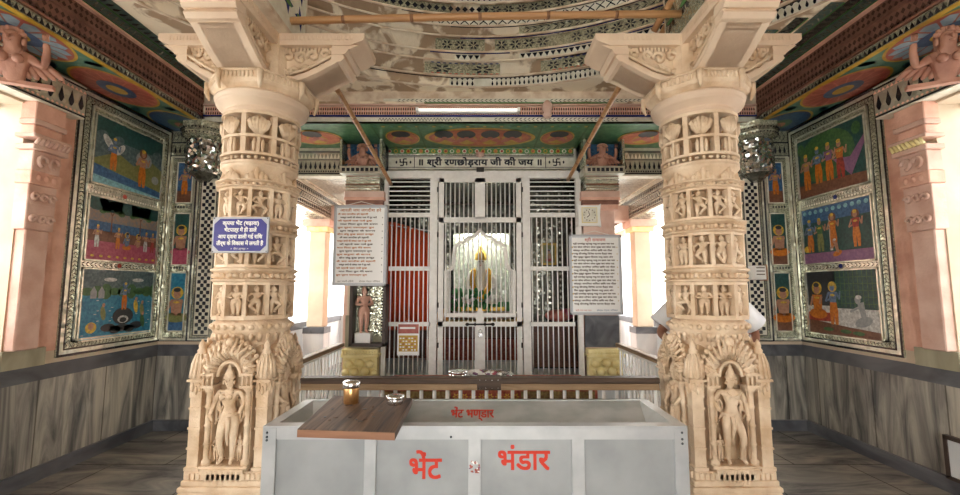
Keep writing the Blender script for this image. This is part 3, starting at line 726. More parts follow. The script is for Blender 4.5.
# ---------------- beams resting on the free pillars, clad in blue star mosaic
for sx, nm in ((-1, 5), (1, 6)):
    b = MB(); x0, x1 = sx * (1.33 if sx < 0 else 1.415), sx * 1.715
    b.box((x0, -2.6, 3.272), (x1, 3.12, 4.05), 'plaster2')
    for org, U, N_, L_ in (((x0, 0, 0), (0, 1, 0), (-sx, 0, 0), None), ((0, 3.12, 0), (1, 0, 0), (0, 1, 0), 1)):
        a = Fr(b, org, U, (0, 0, 1), N_)
        u0, u1 = (-2.5, 3.1) if L_ is None else sorted((x0, x1))
        a.rect(u0, 3.30, u1, 4.03, 'mirrorg' if sx > 0 else 'white', 1); n = max(1, int((u1 - u0) / .2))
        for r in range(3): a.row(u0, 3.38 + r * .2, u1, 3.58 + r * .2, 'star' if sx < 0 else 'petal', 'blue' if sx < 0 else 'dark', n, 2, m2='blue' if sx < 0 else 'dark'); a.row(u0 + .05, 3.45 + r * .2, u1 + .05 if L_ is None and u1 + .05 < 3.1 else u1, 3.51 + r * .2, 'dot', 'greeninlay', n, 3)
    b.build('trim_%d' % nm, kind=ST)
# window lintel bands with drop mosaic
for sx, nm in ((-1, 7), (1, 8)):
    b = MB(); b.box((sx * 3.38, 1.3, 2.94), (sx * 3.5, 3.55, 3.22), 'white')
    a = Fr(b, (sx * 3.38, 0, 0), (0, 1, 0), (0, 0, 1), (-sx, 0, 0))
    a.rect(1.3, 2.95, 3.55, 3.21, 'mglass', 1); a.rect(1.3, 2.95, 3.55, 2.965, 'dark', 2); a.rect(1.3, 3.19, 3.55, 3.205, 'dark', 2)
    a.row(1.3, 3.0, 3.55, 3.15, 'drop', 'dark', 26, 3); a.row(1.3, 2.965, 3.55, 2.99, 'diamond', 'pink', 60, 3); a.row(1.3, 3.155, 3.55, 3.185, 'triup', 'pink', 60, 3)
    a = Fr(b, (0, 3.55, 0), (1, 0, 0), (0, 0, 1), (0, 1, 0))
    b.build('trim_%d' % nm, kind=ST)
# ================================================================ SIDE WALL THINGS
def side_fr(mb, sx, X, q=.0018): # u runs away from the viewer (world Y), v up
    return Fr(mb, (sx * X, 0, 0), (0, 1, 0), (0, 0, 1), (-sx, 0, 0), q=q)
def mirror_border(a, u0, v0, u1, v1, steps, flip=False):
    """nested bands: steps = [(width, kind)], drawn from the outside inward; returns the inner rectangle"""
    for w, kind in steps:
        i0, j0, i1, j1 = u0 + w, v0 + w, u1 - w, v1 - w
        strips = [(u0, v0, u1, j0, False), (u0, j1, u1, v1, False), (u0, j0, i0, j1, True), (i1, j0, u1, j1, True)]
        for (a0, b0, a1, b1, vert) in strips:
            if kind in ('dark', 'white', 'mglass', 'mirrorg', 'blue', 'redinlay'): a.rect(a0, b0, a1, b1, kind, 1)
            elif kind == 'raised': a.bar(a0, b0, a1, b1, .022, 'mglass')
            elif kind == 'raiseddark': a.bar(a0, b0, a1, b1, .016, 'dark')
            else:
                a.rect(a0, b0, a1, b1, 'mirrorg', 1)
                L_ = (b1 - b0) if vert else (a1 - a0)
                a.row(a0, b0, a1, b1, kind, 'dark', max(1, round(L_ / (w * .75))), 2, vert)
        u0, v0, u1, v1 = i0, j0, i1, j1
    return u0, v0, u1, v1

# -- little painter for the glass pictures
def fig(a, x, z, h, skin, robe, pose=0, halo=None, top=None, lay=5, m=1):
    """painted person, feet at (x, z), height h; m mirrors"""
    E = lambda cu, cv, ru, rv, c, l=0, r=0: a.ell(x + m * cu * h, z + cv * h, ru * h, rv * h, c, lay + l, 12, r * m)
    if pose == 0: # standing
        if halo: E(0, .90, .13, .13, halo, 0)
        a.poly([(x + m * u * h, z + v * h) for u, v in ((-.10, 0), (-.02, 0), (0, .3), (.03, 0), (.11, 0), (.13, .3), (.09, .55), (-.09, .55), (-.12, .3))], robe, lay + 1)
        a.poly([(x + m * u * h, z + v * h) for u, v in ((-.09, .53), (.09, .53), (.13, .78), (-.13, .78))], top or skin, lay + 2)
        a.line((x - .12 * h * m, z + .76 * h), (x - .22 * h * m, z + .55 * h), .05 * h, skin, lay + 2); a.line((x - .22 * h * m, z + .55 * h), (x - .10 * h * m, z + .60 * h), .045 * h, skin, lay + 3)
        a.line((x + .12 * h * m, z + .76 * h), (x + .19 * h * m, z + .60 * h), .05 * h, skin, lay + 2); a.line((x + .19 * h * m, z + .60 * h), (x + .22 * h * m, z + .80 * h), .045 * h, skin, lay + 3)
        E(0, .88, .07, .085, skin, 4); E(0, .96, .065, .05, 'p_yel', 5); E(0, .70, .07, .03, 'p_yel', 5)
    elif pose == 1: # seated cross-legged
        if halo: E(0, .80, .17, .17, halo, 0)
        E(0, .12, .30, .13, robe, 1); E(-.16, .16, .14, .08, robe, 2, .4); E(.16, .16, .14, .08, robe, 2, -.4)
        a.poly([(x + m * u * h, z + v * h) for u, v in ((-.13, .18), (.13, .18), (.17, .62), (-.17, .62))], top or skin, lay + 2)
        a.line((x - .15 * h, z + .58 * h), (x - .24 * h, z + .32 * h), .07 * h, skin, lay + 3); a.line((x + .15 * h, z + .58 * h), (x + .08 * h, z + .38 * h), .07 * h, skin, lay + 3)
        E(0, .76, .10, .12, skin, 4); E(0, .88, .10, .06, 'p_dark', 5); E(0, .54, .09, .03, 'p_yel', 5)
    elif pose == 2: # bowing on the knees
        E(0, .18, .30, .14, robe, 1, .3); a.poly([(x + m * u * h, z + v * h) for u, v in ((-.05, .25), (.12, .2), (.05, .75), (-.16, .70))], top or robe, lay + 2)
        E(-.14, .80, .10, .12, skin, 4); a.line((x - .1 * h * m, z + .6 * h), (x - .42 * h * m, z + .45 * h), .07 * h, skin, lay + 4)
        E(-.1, .88, .10, .06, 'p_white', 5)
def tree(a, x, z, h, lay=3):
    a.poly([(x - .03 * h, z), (x + .03 * h, z), (x + .015 * h, z + .6 * h), (x + .12 * h, z + .8 * h), (x, z + .66 * h), (x - .12 * h, z + .8 * h), (x - .015 * h, z + .6 * h)], 'p_brown', lay)
    for dx, dz, r in ((-.2, .8, .17), (.18, .82, .18), (0, .92, .2), (-.34, .72, .12), (.33, .72, .13)): a.ell(x + dx * h, z + dz * h, r * h, r * h * .7, 'p_green', lay + 1, 12)
def picture(sx, u0, v0, u1, v1, scene, label, frame='mglass', parentname='mirror_picture'):
    """framed glass painting hanging on the side wall"""
    root = empty('glass_painting', (sx * (XW - .03), (u0 + u1) / 2, v0), label, 'painting', 'glass paintings on the %s wall' % ('left' if sx < 0 else 'right'))
    c = MB(); x0 = sx * (XW - .035); c.box((x0, u0 + .012, v0 + .012), (sx * (XW - .026), u1 - .012, v1 - .012), 'p_dark')
    a = side_fr(c, sx, XW - .035, .0008)
    W, H = u1 - u0 - .03, v1 - v0 - .03
    # local helper with u measured from the viewer's left: on the left wall near end is left, on the right wall the far end is left
    flip = sx > 0
    U0 = u0 + .015; V0 = v0 + .015
    class L_:
        pass
    def cv(u): return (U0 + W * (1 - u)) if flip else (U0 + W * u)
    b = Fr(c, fn=lambda u, v, o: a.fn(cv(min(1, max(0, u / W))), V0 + min(H, max(0, v)), o), q=.0008)
    scene(b, W, H)
    c.build('canvas', root)
    f = MB(); fa = side_fr(f, sx, XW - .030)
    for (p, q, r, s_) in ((u0, v0, u1, v0 + .014), (u0, v1 - .014, u1, v1), (u0, v0, u0 + .014, v1), (u1 - .014, v0, u1, v1)): fa.bar(p, q, r, s_, .014, frame)
    f.build('picture_frame', root)
    return root
def sc_cave(a, W, H): # two figures in front of dark trees, river below
    a.rect(0, 0, W, H, 'p_sky'); a.rect(0, .72 * H, W, H, 'p_deep', 2)
    a.poly([(0, .35 * H), (.3 * W, .55 * H), (.55 * W, .42 * H), (.8 * W, .6 * H), (W, .5 * H), (W, .1 * H), (0, .1 * H)], 'p_olive', 2)
    a.poly([(.0, .30 * H), (.4 * W, .38 * H), (W, .26 * H), (W, 0), (0, 0)], 'p_olive', 3)
    a.poly([(0, .28 * H), (.35 * W, .22 * H), (W, .12 * H), (W, 0), (0, 0)], 'p_blue', 4); a.poly([(0, .12 * H), (W, .02 * H), (W, 0), (0, 0)], 'p_cyan', 5)
    for x in (.08, .30, .9): a.ell(x * W, .72 * H, .09 * W, .08 * H, 'p_sky', 3, 12, .5)
    a.ell(.17 * W, .66 * H, .10 * W, .06 * H, 'p_white', 4, 12, -.8); a.ell(.34 * W, .60 * H, .09 * W, .05 * H, 'p_white', 4, 12, .9)
    fig(a, .25 * W, .25 * H, .5 * H, 'p_bskin', 'p_orange', 0, None)
    fig(a, .68 * W, .12 * H, .62 * H, 'p_skin', 'p_orange', 0, 'p_brown'); a.ell(.70 * W, .58 * H, .13 * W, .13 * H, 'p_grey', 4, 14)
    a.ell(.9 * W, .3 * H, .06 * W, .07 * H, 'p_grey', 5)
def sc_court(a, W, H): # dusk lake, trees, row of seated figures on a pink carpet
    a.rect(0, 0, W, H, 'p_dusk'); a.rect(0, .45 * H, W, .62 * H, 'p_blue', 2); a.rect(0, .30 * H, W, .47 * H, 'p_brown', 3)
    a.rect(0, 0, W, .30 * H, 'p_pink', 4)
    for x in (0, .2, .42, .64, .86): a.ell((x + .08) * W, .96 * H, .16 * W, .17 * H, 'p_deep', 4, 14)
    for x in (.3, .72): tree(a, x * W, .40 * H, .55 * H, 3)
    for x, p, r, s_, m in ((.12, 0, 'p_white', 'p_skin', 1), (.40, 0, 'p_orange', 'p_skin', 1), (.53, 1, 'p_orange', 'p_bskin', 1), (.70, 1, 'p_pink', 'p_skin', -1), (.82, 0, 'p_white', 'p_skin', -1), (.93, 0, 'p_red', 'p_skin', 1)):
        fig(a, x * W, .20 * H, .36 * H if p == 0 else .32 * H, s_, r, p, 'p_yel' if p == 1 else None, m=m)
    for k in range(9): a.ell((.08 + .11 * k) * W, .06 * H, .025 * W, .02 * H, 'p_yel', 6, 8)
def sc_lake(a, W, H): # blue water with a dancing figure on a hooded serpent, bathers around
    a.rect(0, 0, W, H, 'p_water'); a.rect(0, .66 * H, W, H, 'p_sky', 2)
    for k in range(9): a.ell((.06 + .12 * k) * W, .68 * H, .08 * W, (.06 + .03 * (k % 3)) * H, 'p_green', 3, 10)
    for x in (.35, .75): a.ell(x * W, .86 * H, .09 * W, .03 * H, 'p_white', 3)
    for x in (.14, .24): a.poly([((x - .04) * W, .58 * H), ((x + .04) * W, .58 * H), ((x + .04) * W, .68 * H), (x * W, .76 * H), ((x - .04) * W, .68 * H)], 'p_grey', 5)
    fig(a, .56 * W, .40 * H, .42 * H, 'p_bskin', 'p_orange', 0, 'p_blue')
    a.ell(.56 * W, .30 * H, .15 * W, .13 * H, 'p_dark', 5, 16); a.ell(.56 * W, .25 * H, .08 * W, .06 * H, 'p_white', 6, 12); a.ell(.56 * W, .24 * H, .05 * W, .04 * H, 'p_dark', 7, 12)
    for x, z, r in ((.36, .14, .1), (.46, .10, .08), (.66, .10, .08), (.76, .14, .1), (.56, .12, .12)): a.ell(x * W, z * H, r * W, .06 * H, 'p_dark', 5, 12)
    for x, z, c in ((.28, .36, 'p_olive'), (.84, .38, 'p_olive'), (.86, .2, 'p_green'), (.74, .44, 'p_yel')): a.ell(x * W, z * H, .035 * W, .11 * H, c, 5, 10, .2); a.ell(x * W, (z + .12) * H, .02 * W, .03 * H, 'p_skin', 6)
    a.ell(.14 * W, .16 * H, .07 * W, .08 * H, 'p_yel', 5); a.ell(.14 * W, .18 * H, .035 * W, .05 * H, 'p_skin', 6)
    for k in range(26): a.ell((.04 + (k * .37) % .93) * W, (.06 + (k * .23) % .5) * H, .02 * W, .006 * H, 'p_white', 4, 6)
def sc_group(a, W, H): # four people close together under an arch
    a.rect(0, 0, W, H, 'p_deep'); a.ell(.45 * W, .6 * H, .42 * W, .42 * H, 'p_green', 2, 20); a.poly([(0, 0), (W, 0), (W, .16 * H), (0, .22 * H)], 'p_brown', 3)
    a.poly([(.55 * W, .5 * H), (.8 * W, .16 * H), (W, .6 * H), (W, .72 * H), (.8 * W, .45 * H)], 'p_purple', 4)
    for x, z, s_, r, t in ((.14, .12, 'p_skin', 'p_orange', 'p_skin'), (.33, .18, 'p_bskin', 'p_orange', 'p_bskin'), (.50, .18, 'p_skin', 'p_orange', 'p_purple'), (.66, .16, 'p_skin', 'p_red', 'p_orange')): fig(a, x * W, z * H, .62 * H, s_, r, 0, 'p_green' if x > .5 else None, t)
    for x in (.06, .9): a.ell(x * W, .85 * H, .06 * W, .1 * H, 'p_green', 3)
def sc_meet(a, W, H): # five people meeting in front of tall drapes
    a.rect(0, 0, W, H, 'p_deep'); a.rect(.0, .74 * H, W, H, 'p_blue', 2)
    for k in range(11): a.ell((.05 + .09 * k) * W, .93 * H, .03 * W, .04 * H, 'p_cyan', 3, 8)
    a.rect(0, 0, W, .18 * H, 'p_purple', 3); a.rect(.42 * W, .2 * H, .46 * W, .8 * H, 'p_white', 3)
    for x, z, s_, r, t, p in ((.12, .2, 'p_bskin', 'p_orange', 'p_bskin', 0), (.28, .2, 'p_skin', 'p_olive', 'p_green', 0), (.48, .24, 'p_skin', 'p_orange', 'p_orange', 0), (.52, .08, 'p_skin', 'p_orange', 'p_skin', 2), (.80, .22, 'p_skin', 'p_orange', 'p_red', 0)): fig(a, x * W, z * H, (.6 if p == 0 else .34) * H, s_, r, p, 'p_brown' if x in (.48, .80) else None, t)
    a.ell(.06 * W, .26 * H, .06 * W, .06 * H, 'p_yel', 5)
def sc_bow(a, W, H): # seated pair, grey figure kneeling in front of them
    a.rect(0, 0, W, H, 'p_white'); a.rect(.42 * W, .42 * H, W, H, 'p_deep', 2); a.rect(0, .45 * H, .44 * W, H, 'p_dark', 2)
    for k in range(9): a.line(((.46 + .06 * k) * W, .45 * H), ((.46 + .06 * k) * W, H), .008 * W, 'p_green', 3)
    for k in range(5): a.line((.44 * W, (.5 + .1 * k) * H), (W, (.5 + .1 * k) * H), .006 * W, 'p_green', 3)
    a.poly([(0, 0), (W, 0), (W, .10 * H), (.6 * W, .14 * H), (0, .22 * H)], 'p_brown', 3); a.rect(0, .2 * H, .4 * W, .34 * H, 'p_red', 3)
    fig(a, .16 * W, .24 * H, .62 * H, 'p_skin', 'p_orange', 1, 'p_yel', 'p_orange'); fig(a, .40 * W, .16 * H, .66 * H, 'p_bskin', 'p_orange', 0, 'p_yel')
    fig(a, .80 * W, .14 * H, .52 * H, 'p_grey', 'p_grey', 2); 
    for x, z in ((.3, .08), (.55, .07), (.72, .06)): a.ell(x * W, z * H, .08 * W, .03 * H, 'p_green', 4)
def mirror_panel(sx):
    nm = 'left' if sx < 0 else 'right'
    root = empty('mirror_work_panel', (sx * (XW - .01), 4.16, .93), 'tall mirror mosaic panel around the three large paintings on the %s wall' % nm, 'wall panel')
    b = MB(); b.box((sx * (XW - .018), 3.60, .935), (sx * XW, 4.73, 3.27), 'mirrorg')
    a = side_fr(b, sx, XW - .018)
    box = mirror_border(a, 3.60, .935, 4.73, 3.27, [(.02, 'dark'), (.032, 'mglass'), (.014, 'dark'), (.048, 'chev'), (.010, 'dark')])
    b.build('border', root)
    g = MB(); a = side_fr(g, sx, XW - .018)
    u0, v0, u1, v1 = box
    for (p, q, r, s_) in ((u0, v0, u1, v0 + .014), (u0, v1 - .014, u1, v1), (u0, v0, u0 + .014, v1), (u1 - .014, v0, u1, v1)): a.bar(p, q, r, s_, .018, 'mglass')
    g.build('raised_strip', root)
    c = MB(); a = side_fr(c, sx, XW - .018)
    a.rect(u0 + .02, 1.695, u1 - .02, 1.745, 'mglass', 1); a.row(u0 + .02, 1.70, u1 - .02, 1.74, 'leaf', 'dark', 20, 2); a.ell(4.14, 1.72, .025, .022, 'redinlay' if sx < 0 else 'blue', 5, 12)
    c.build('cross_band', root); c = MB(); a = side_fr(c, sx, XW - .018)
    a.rect(u0 + .02, 2.35, u1 - .02, 2.435, 'mglass', 1); a.row(u0 + .02, 2.36, u1 - .02, 2.39, 'dot', 'white', 26, 3); a.row(u0 + .02, 2.395, u1 - .02, 2.43, 'chev', 'dark', 26, 2)
    for z in (2.395,): a.ell(4.14, z, .025, .022, 'redinlay' if sx < 0 else 'blue', 5, 12)
    c.build('cross_band', root)
pp = {-1: ((sc_cave, 'topmost painting on the left wall, two standing figures before dark trees above a blue river'), (sc_court, 'middle painting on the left wall, figures on a pink carpet by a lake'), (sc_lake, 'lowest painting on the left wall, bright blue water with a dancing blue figure')),
      1: ((sc_group, 'topmost painting on the right wall, four figures in orange close together under a green arch'), (sc_meet, 'middle painting on the right wall, people in orange meeting against dark teal'), (sc_bow, 'lowest painting on the right wall, grey figure kneeling before a seated pair'))}
for sx in (-1, 1):
    mirror_panel(sx)
    for (v0, v1), (scn, lab) in zip(((2.445, 3.09), (1.75, 2.345), (1.04, 1.688)), pp[sx]): picture(sx, 3.745, v0, 4.585, v1, scn, lab)
    # narrow paintings and lattice panel on the return wall
    nm = 'left' if sx < 0 else 'right'
    yb = 4.75
    X = lambda a: sx * a
    root = empty('narrow_mirror_panel', (X(3.34), yb, .93), 'narrow mirror mosaic strip in the %s corner with three small paintings in it' % nm, 'wall panel')
    b = MB(); x0, x1 = sorted((X(3.185), X(3.485))); b.box((x0, yb - .016, .935), (x1, yb, 3.285), 'mirrorg')
    a = Fr(b, (0, yb - .016, 0), (1, 0, 0), (0, 0, 1), (0, -1, 0))
    a.row(x0 + .02, 3.02, x1 - .02, 3.12, 'drop', 'dark', 5, 3); a.rect(x0, 3.14, x1, 3.155, 'dark', 3); a.row(x0 + .01, 3.17, x1 - .01, 3.26, 'chev', 'dark', 6, 3)
    mirror_border(a, x0, .935, x1, 3.0, [(.008, 'dark'), (.025, 'mglass'), (.008, 'dark'), (.03, 'chev')])
    for z in (1.71, 2.39): a.row(x0 + .07, z, x1 - .07, z + .04, 'diamond', 'dark', 5, 2)
    e0, e1 = sorted((X(3.445), X(3.475))); a.bar(e0, .96, e1, 2.98, .02, 'mglass')
    b.build('border', root)
    for k, (v0, v1, cols) in enumerate(((2.45, 2.92, ('p_blue', 'p_orange', 'p_skin')), (1.76, 2.34, ('p_deep', 'p_pink' if sx < 0 else 'p_orange', 'p_skin')), (1.04, 1.68, ('p_water' if sx < 0 else 'p_deep', 'p_orange' if sx > 0 else 'p_olive', 'p_skin')))):
        word = ('upper', 'middle', 'lower')[k]
        desc = [['blue ground with an orange figure', 'dark ground over a pink base', 'turquoise water with a small bather'], ['blue ground with an orange figure', 'dark ground with a seated orange figure', 'dark ground with a figure in orange']][sx > 0][k]
        pr = empty('narrow_painting', (X(3.3), yb - .02, v0), '%s narrow painting in the %s corner, %s' % (word, nm, desc), 'painting', 'narrow corner paintings')
        c = MB(); q0, q1 = sorted((X(3.215), X(3.395))); c.box((q0, yb - .024, v0), (q1, yb - .016, v1), 'p_dark')
        ca = Fr(c, (0, yb - .024, 0), (1, 0, 0), (0, 0, 1), (0, -1, 0), q=.0008)
        ca.rect(q0 + .01, v0 + .01, q1 - .01, v1 - .01, cols[0], 1); ca.rect(q0 + .01, v0 + .01, q1 - .01, v0 + (v1 - v0) * .3, cols[1] if k == 1 and sx < 0 else 'p_brown' if cols[0] != 'p_water' else 'p_blue', 2)
        fig(ca, (q0 + q1) / 2, v0 + .10, (v1 - v0) * .62, 'p_skin', cols[1], 0 if k == 0 else 1, 'p_yel' if k else None)
        c.build('canvas', pr)
        f = MB(); fa = Fr(f, (0, yb - .020, 0), (1, 0, 0), (0, 0, 1), (0, -1, 0))
        for (p, q, r, s_) in ((q0, v0, q1, v0 + .01), (q0, v1 - .01, q1, v1), (q0, v0, q0 + .01, v1), (q1 - .01, v0, q1, v1)): fa.bar(p, q, r, s_, .012, 'white')
        f.build('picture_frame', pr)
    root = empty('checkered_mirror_panel', (X(3.03), yb, .93), 'black and white checkered mirror panel in the %s corner beside the narrow paintings' % nm, 'wall panel')
    b = MB(); x0, x1 = sorted((X(2.87), X(3.175))); b.box((x0, yb - .03, .935), (x1, yb, 2.80), 'mglass').box((x0, yb - .015, 2.80), (x1, yb, 3.285), 'mirrorg')
    a = Fr(b, (0, yb - .03, 0), (1, 0, 0), (0, 0, 1), (0, -1, 0))
    r_ = mirror_border(a, x0, .935, x1, 2.80, [(.012, 'dark'), (.02, 'mglass'), (.008, 'dark'), (.022, 'chev'), (.008, 'dark')])
    b.build('border', root)
    c = MB(); a = Fr(c, (0, yb - .03, 0), (1, 0, 0), (0, 0, 1), (0, -1, 0))
    a.rect(r_[0], r_[1], r_[2], r_[3], 'white', 1)
    cw = (r_[2] - r_[0] - .03) / 4
    for i in range(4):
        for j in range(int((r_[3] - r_[1] - .02) / (cw * 1.15))):
            if (i + j) % 2: continue
            p, q = r_[0] + .015 + i * cw, r_[1] + .01 + j * cw * 1.15
            a.poly([(p - cw * .06, q + cw * .08), (p + cw * .5, q - cw * .04), (p + cw * 1.06, q + cw * .08), (p + cw * 1.06, q + cw * 1.07), (p + cw * .5, q + cw * 1.19), (p - cw * .06, q + cw * 1.07)], 'dark', 2)
    c.build('checker_lattice', root)
    # faceted mirror bracket above
    root = empty('mirror_bracket', (X(3.06), 4.68, 2.78), 'faceted bracket covered with big mirror chips in the %s corner under the soffit' % nm, 'bracket')
    b = MB(); b.lathe((X(3.06), 4.66, 0), [(.15, 2.76), (.18, 2.79), (.18, 3.12), (.15, 3.15)], 'mirrorbig', 8, False, PI / 8)
    b.build('faceted_body', root)
    b = MB(); b.lathe((X(3.06), 4.66, 0), [(.15, 3.15), (.22, 3.17), (.23, 3.20), (.21, 3.205), (.25, 3.24), (.26, 3.30)], 'mirrorg', 8, False, PI / 8)
    for z, r in ((3.175, .236), (3.225, .246)):
        for k in range(40):
            t = 2 * PI * k / 40; b.ball((X(3.06) + r * .95 * cos(t), 4.66 + r * .95 * sin(t), z), .009, 'dark', 5, 3)
    b.build('crown_moulding', root)
    b = MB(); b.lathe((X(3.06), 4.66, 0), [(.06, 2.68), (.09, 2.72), (.15, 2.76)], 'mirrord', 8, False, PI / 8); b.build('pendant', root)

    # carved window pilaster
    root = empty('window_pilaster', (X(3.46), 3.33, 1.04), 'pink carved stone pilaster between the %s window and the painted panels' % nm, 'pilaster')
    y0, y1 = 3.19, 3.41
    b = MB(); b.box((X(3.42), y0 + .02, 1.04), (X(3.52), y1 - .02, 1.95), 'pinklight', .008); b.build('shaft', root)
    b = MB(); b.box((X(3.41), y0, 1.95), (X(3.52), y1, 2.30), 'pinklight', .006)
    for z, n_ in ((2.03, 3), (2.2, 3)):
        b.box((X(3.405), y0 + .02, z - .055), (X(3.42), y1 - .02, z - .045), 'pinklight')
        for k in range(n_):
            yy = y0 + .045 + k * .065
            b.tube([(X(3.40), yy + .03 * cos(t) * (1 - t / 9), z + .035 * sin(t) * (1 - t / 9)) for t in [j * .6 for j in range(12)]], .014, 'pinklight', 5)
    b.build('carved_scroll', root)
    b = MB(); b.box((X(3.39), y0 - .01, 2.30), (X(3.52), y1 + .01, 2.40), 'pink', .006); b.box((X(3.40), y0, 2.40), (X(3.52), y1, 2.56), 'pinklight', .006)
    for k in range(3): b.ball((X(3.395), y0 + .05 + k * .06, 2.35), (.02, .024, .03), 'pink', 8, 5)
    for k in range(2): b.tube([(X(3.39), y0 + .07 + k * .09 + .035 * cos(t), 2.48 + .04 * sin(t)) for t in [j * PI / 6 for j in range(10)]], .015, 'pinklight', 5)
    b.build('carved_block', root)
    b = MB(); b.box((X(3.37), y0 - .03, 2.56), (X(3.52), y1 + .03, 2.60), 'pinklight', .006)
    for k in range(8): b.tube([(X(3.37), y0 - .015 + k * .034, 2.60), (X(3.36), y0 + .005 + k * .034, 2.65)], .013, 'cream' if sx > 0 else 'pinklight', 6)
    b.box((X(3.36), y0 - .04, 2.65), (X(3.52), y1 + .04, 2.68), 'pinklight', .006); b.build('rope_band', root)
    b = MB(); b.box((X(3.41), y0, 2.68), (X(3.52), y1, 2.76), 'pink', .006); b.box((X(3.39), y0 - .02, 2.76), (X(3.52), y1 + .02, 2.80), 'pinklight', .006); b.box((X(3.40), y0 - .01, 2.80), (X(3.52), y1 + .01, 2.94), 'pink', .006); b.build('capital', root)

# pink winged bracket figures
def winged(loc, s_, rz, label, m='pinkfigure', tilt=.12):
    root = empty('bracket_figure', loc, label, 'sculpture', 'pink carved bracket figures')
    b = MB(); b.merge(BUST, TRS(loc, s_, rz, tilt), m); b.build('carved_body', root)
    c = MB(); c.boxm((s_ * .9, s_ * .12, s_ * .06), TRS(Vector(loc) + Vector((0, s_ * .02, -s_ * .0)), 1, rz), m)
    c.boxm((s_ * .12, s_ * .10, s_ * .8), TRS(Vector(loc) + Matrix.Rotation(rz, 3, 'Z') @ Vector((s_ * .0, s_ * .08, s_ * .4)), 1, rz), m); c.build('backing_block', root)
    return root
winged((-3.17, 2.80, 2.90), .44, rad(28), 'large pink winged bracket figure under the soffit at the upper left edge')
winged((3.17, 2.80, 2.90), .44, rad(-28), 'large pink winged bracket figure under the soffit at the upper right edge')
# pink statue outside the left window
root = empty('window_statue', (-3.46, 2.87, 1.02), 'pink painted statue standing on the sill of the left window, arm raised to its chest', 'sculpture')
b = MB(); b.merge(BIG[1], TRS((-3.46, 2.87, 1.36), .82, rad(60)), 'pink'); b.build('carved_body', root)
b = MB(); b.box((-3.58, 2.73, 1.02), (-3.34, 3.0, 1.37), 'pink', .01); b.build('pedestal', root)
# small switch plate and low wall panel
root = empty('notice_plate', (2.97, 4.70, 1.62), 'small white printed plate on the checkered mirror panel right of the right pillar', 'sign')
b = MB(); b.box((2.94, 4.60, 1.60), (3.06, 4.72, 1.75), 'paper', .003)
a = Fr(b, (0, 4.60, 0), (1, 0, 0), (0, 0, 1), (0, -1, 0))
for k in range(3): a.rect(2.955, 1.72 - k * .035, 3.045, 1.73 - k * .035, 'ink', 1)
b.build('printed_plate', root)
b = MB(); b.box((3.06, 4.60, 1.59), (3.075, 4.72, 1.76), 'plankedge'); b.build('wooden_side', root)
root = empty('floor_panel', (3.47, 3.2, .12), 'small pale panel with dark frame standing low against the right wall at the photo edge', 'panel')
b = MB(); b.box((3.45, 3.02, .13), (3.47, 3.30, .40), 'palemarble'); b.build('panel_face', root)
b = MB()
for (p, q, r, s_) in ((3.0, .11, 3.32, .135), (3.0, .395, 3.32, .425), (3.0, .11, 3.025, .42), (3.295, .11, 3.32, .42)): b.box((3.44, p, q), (3.47, r, s_), 'frameblack')
b.build('panel_frame', root)
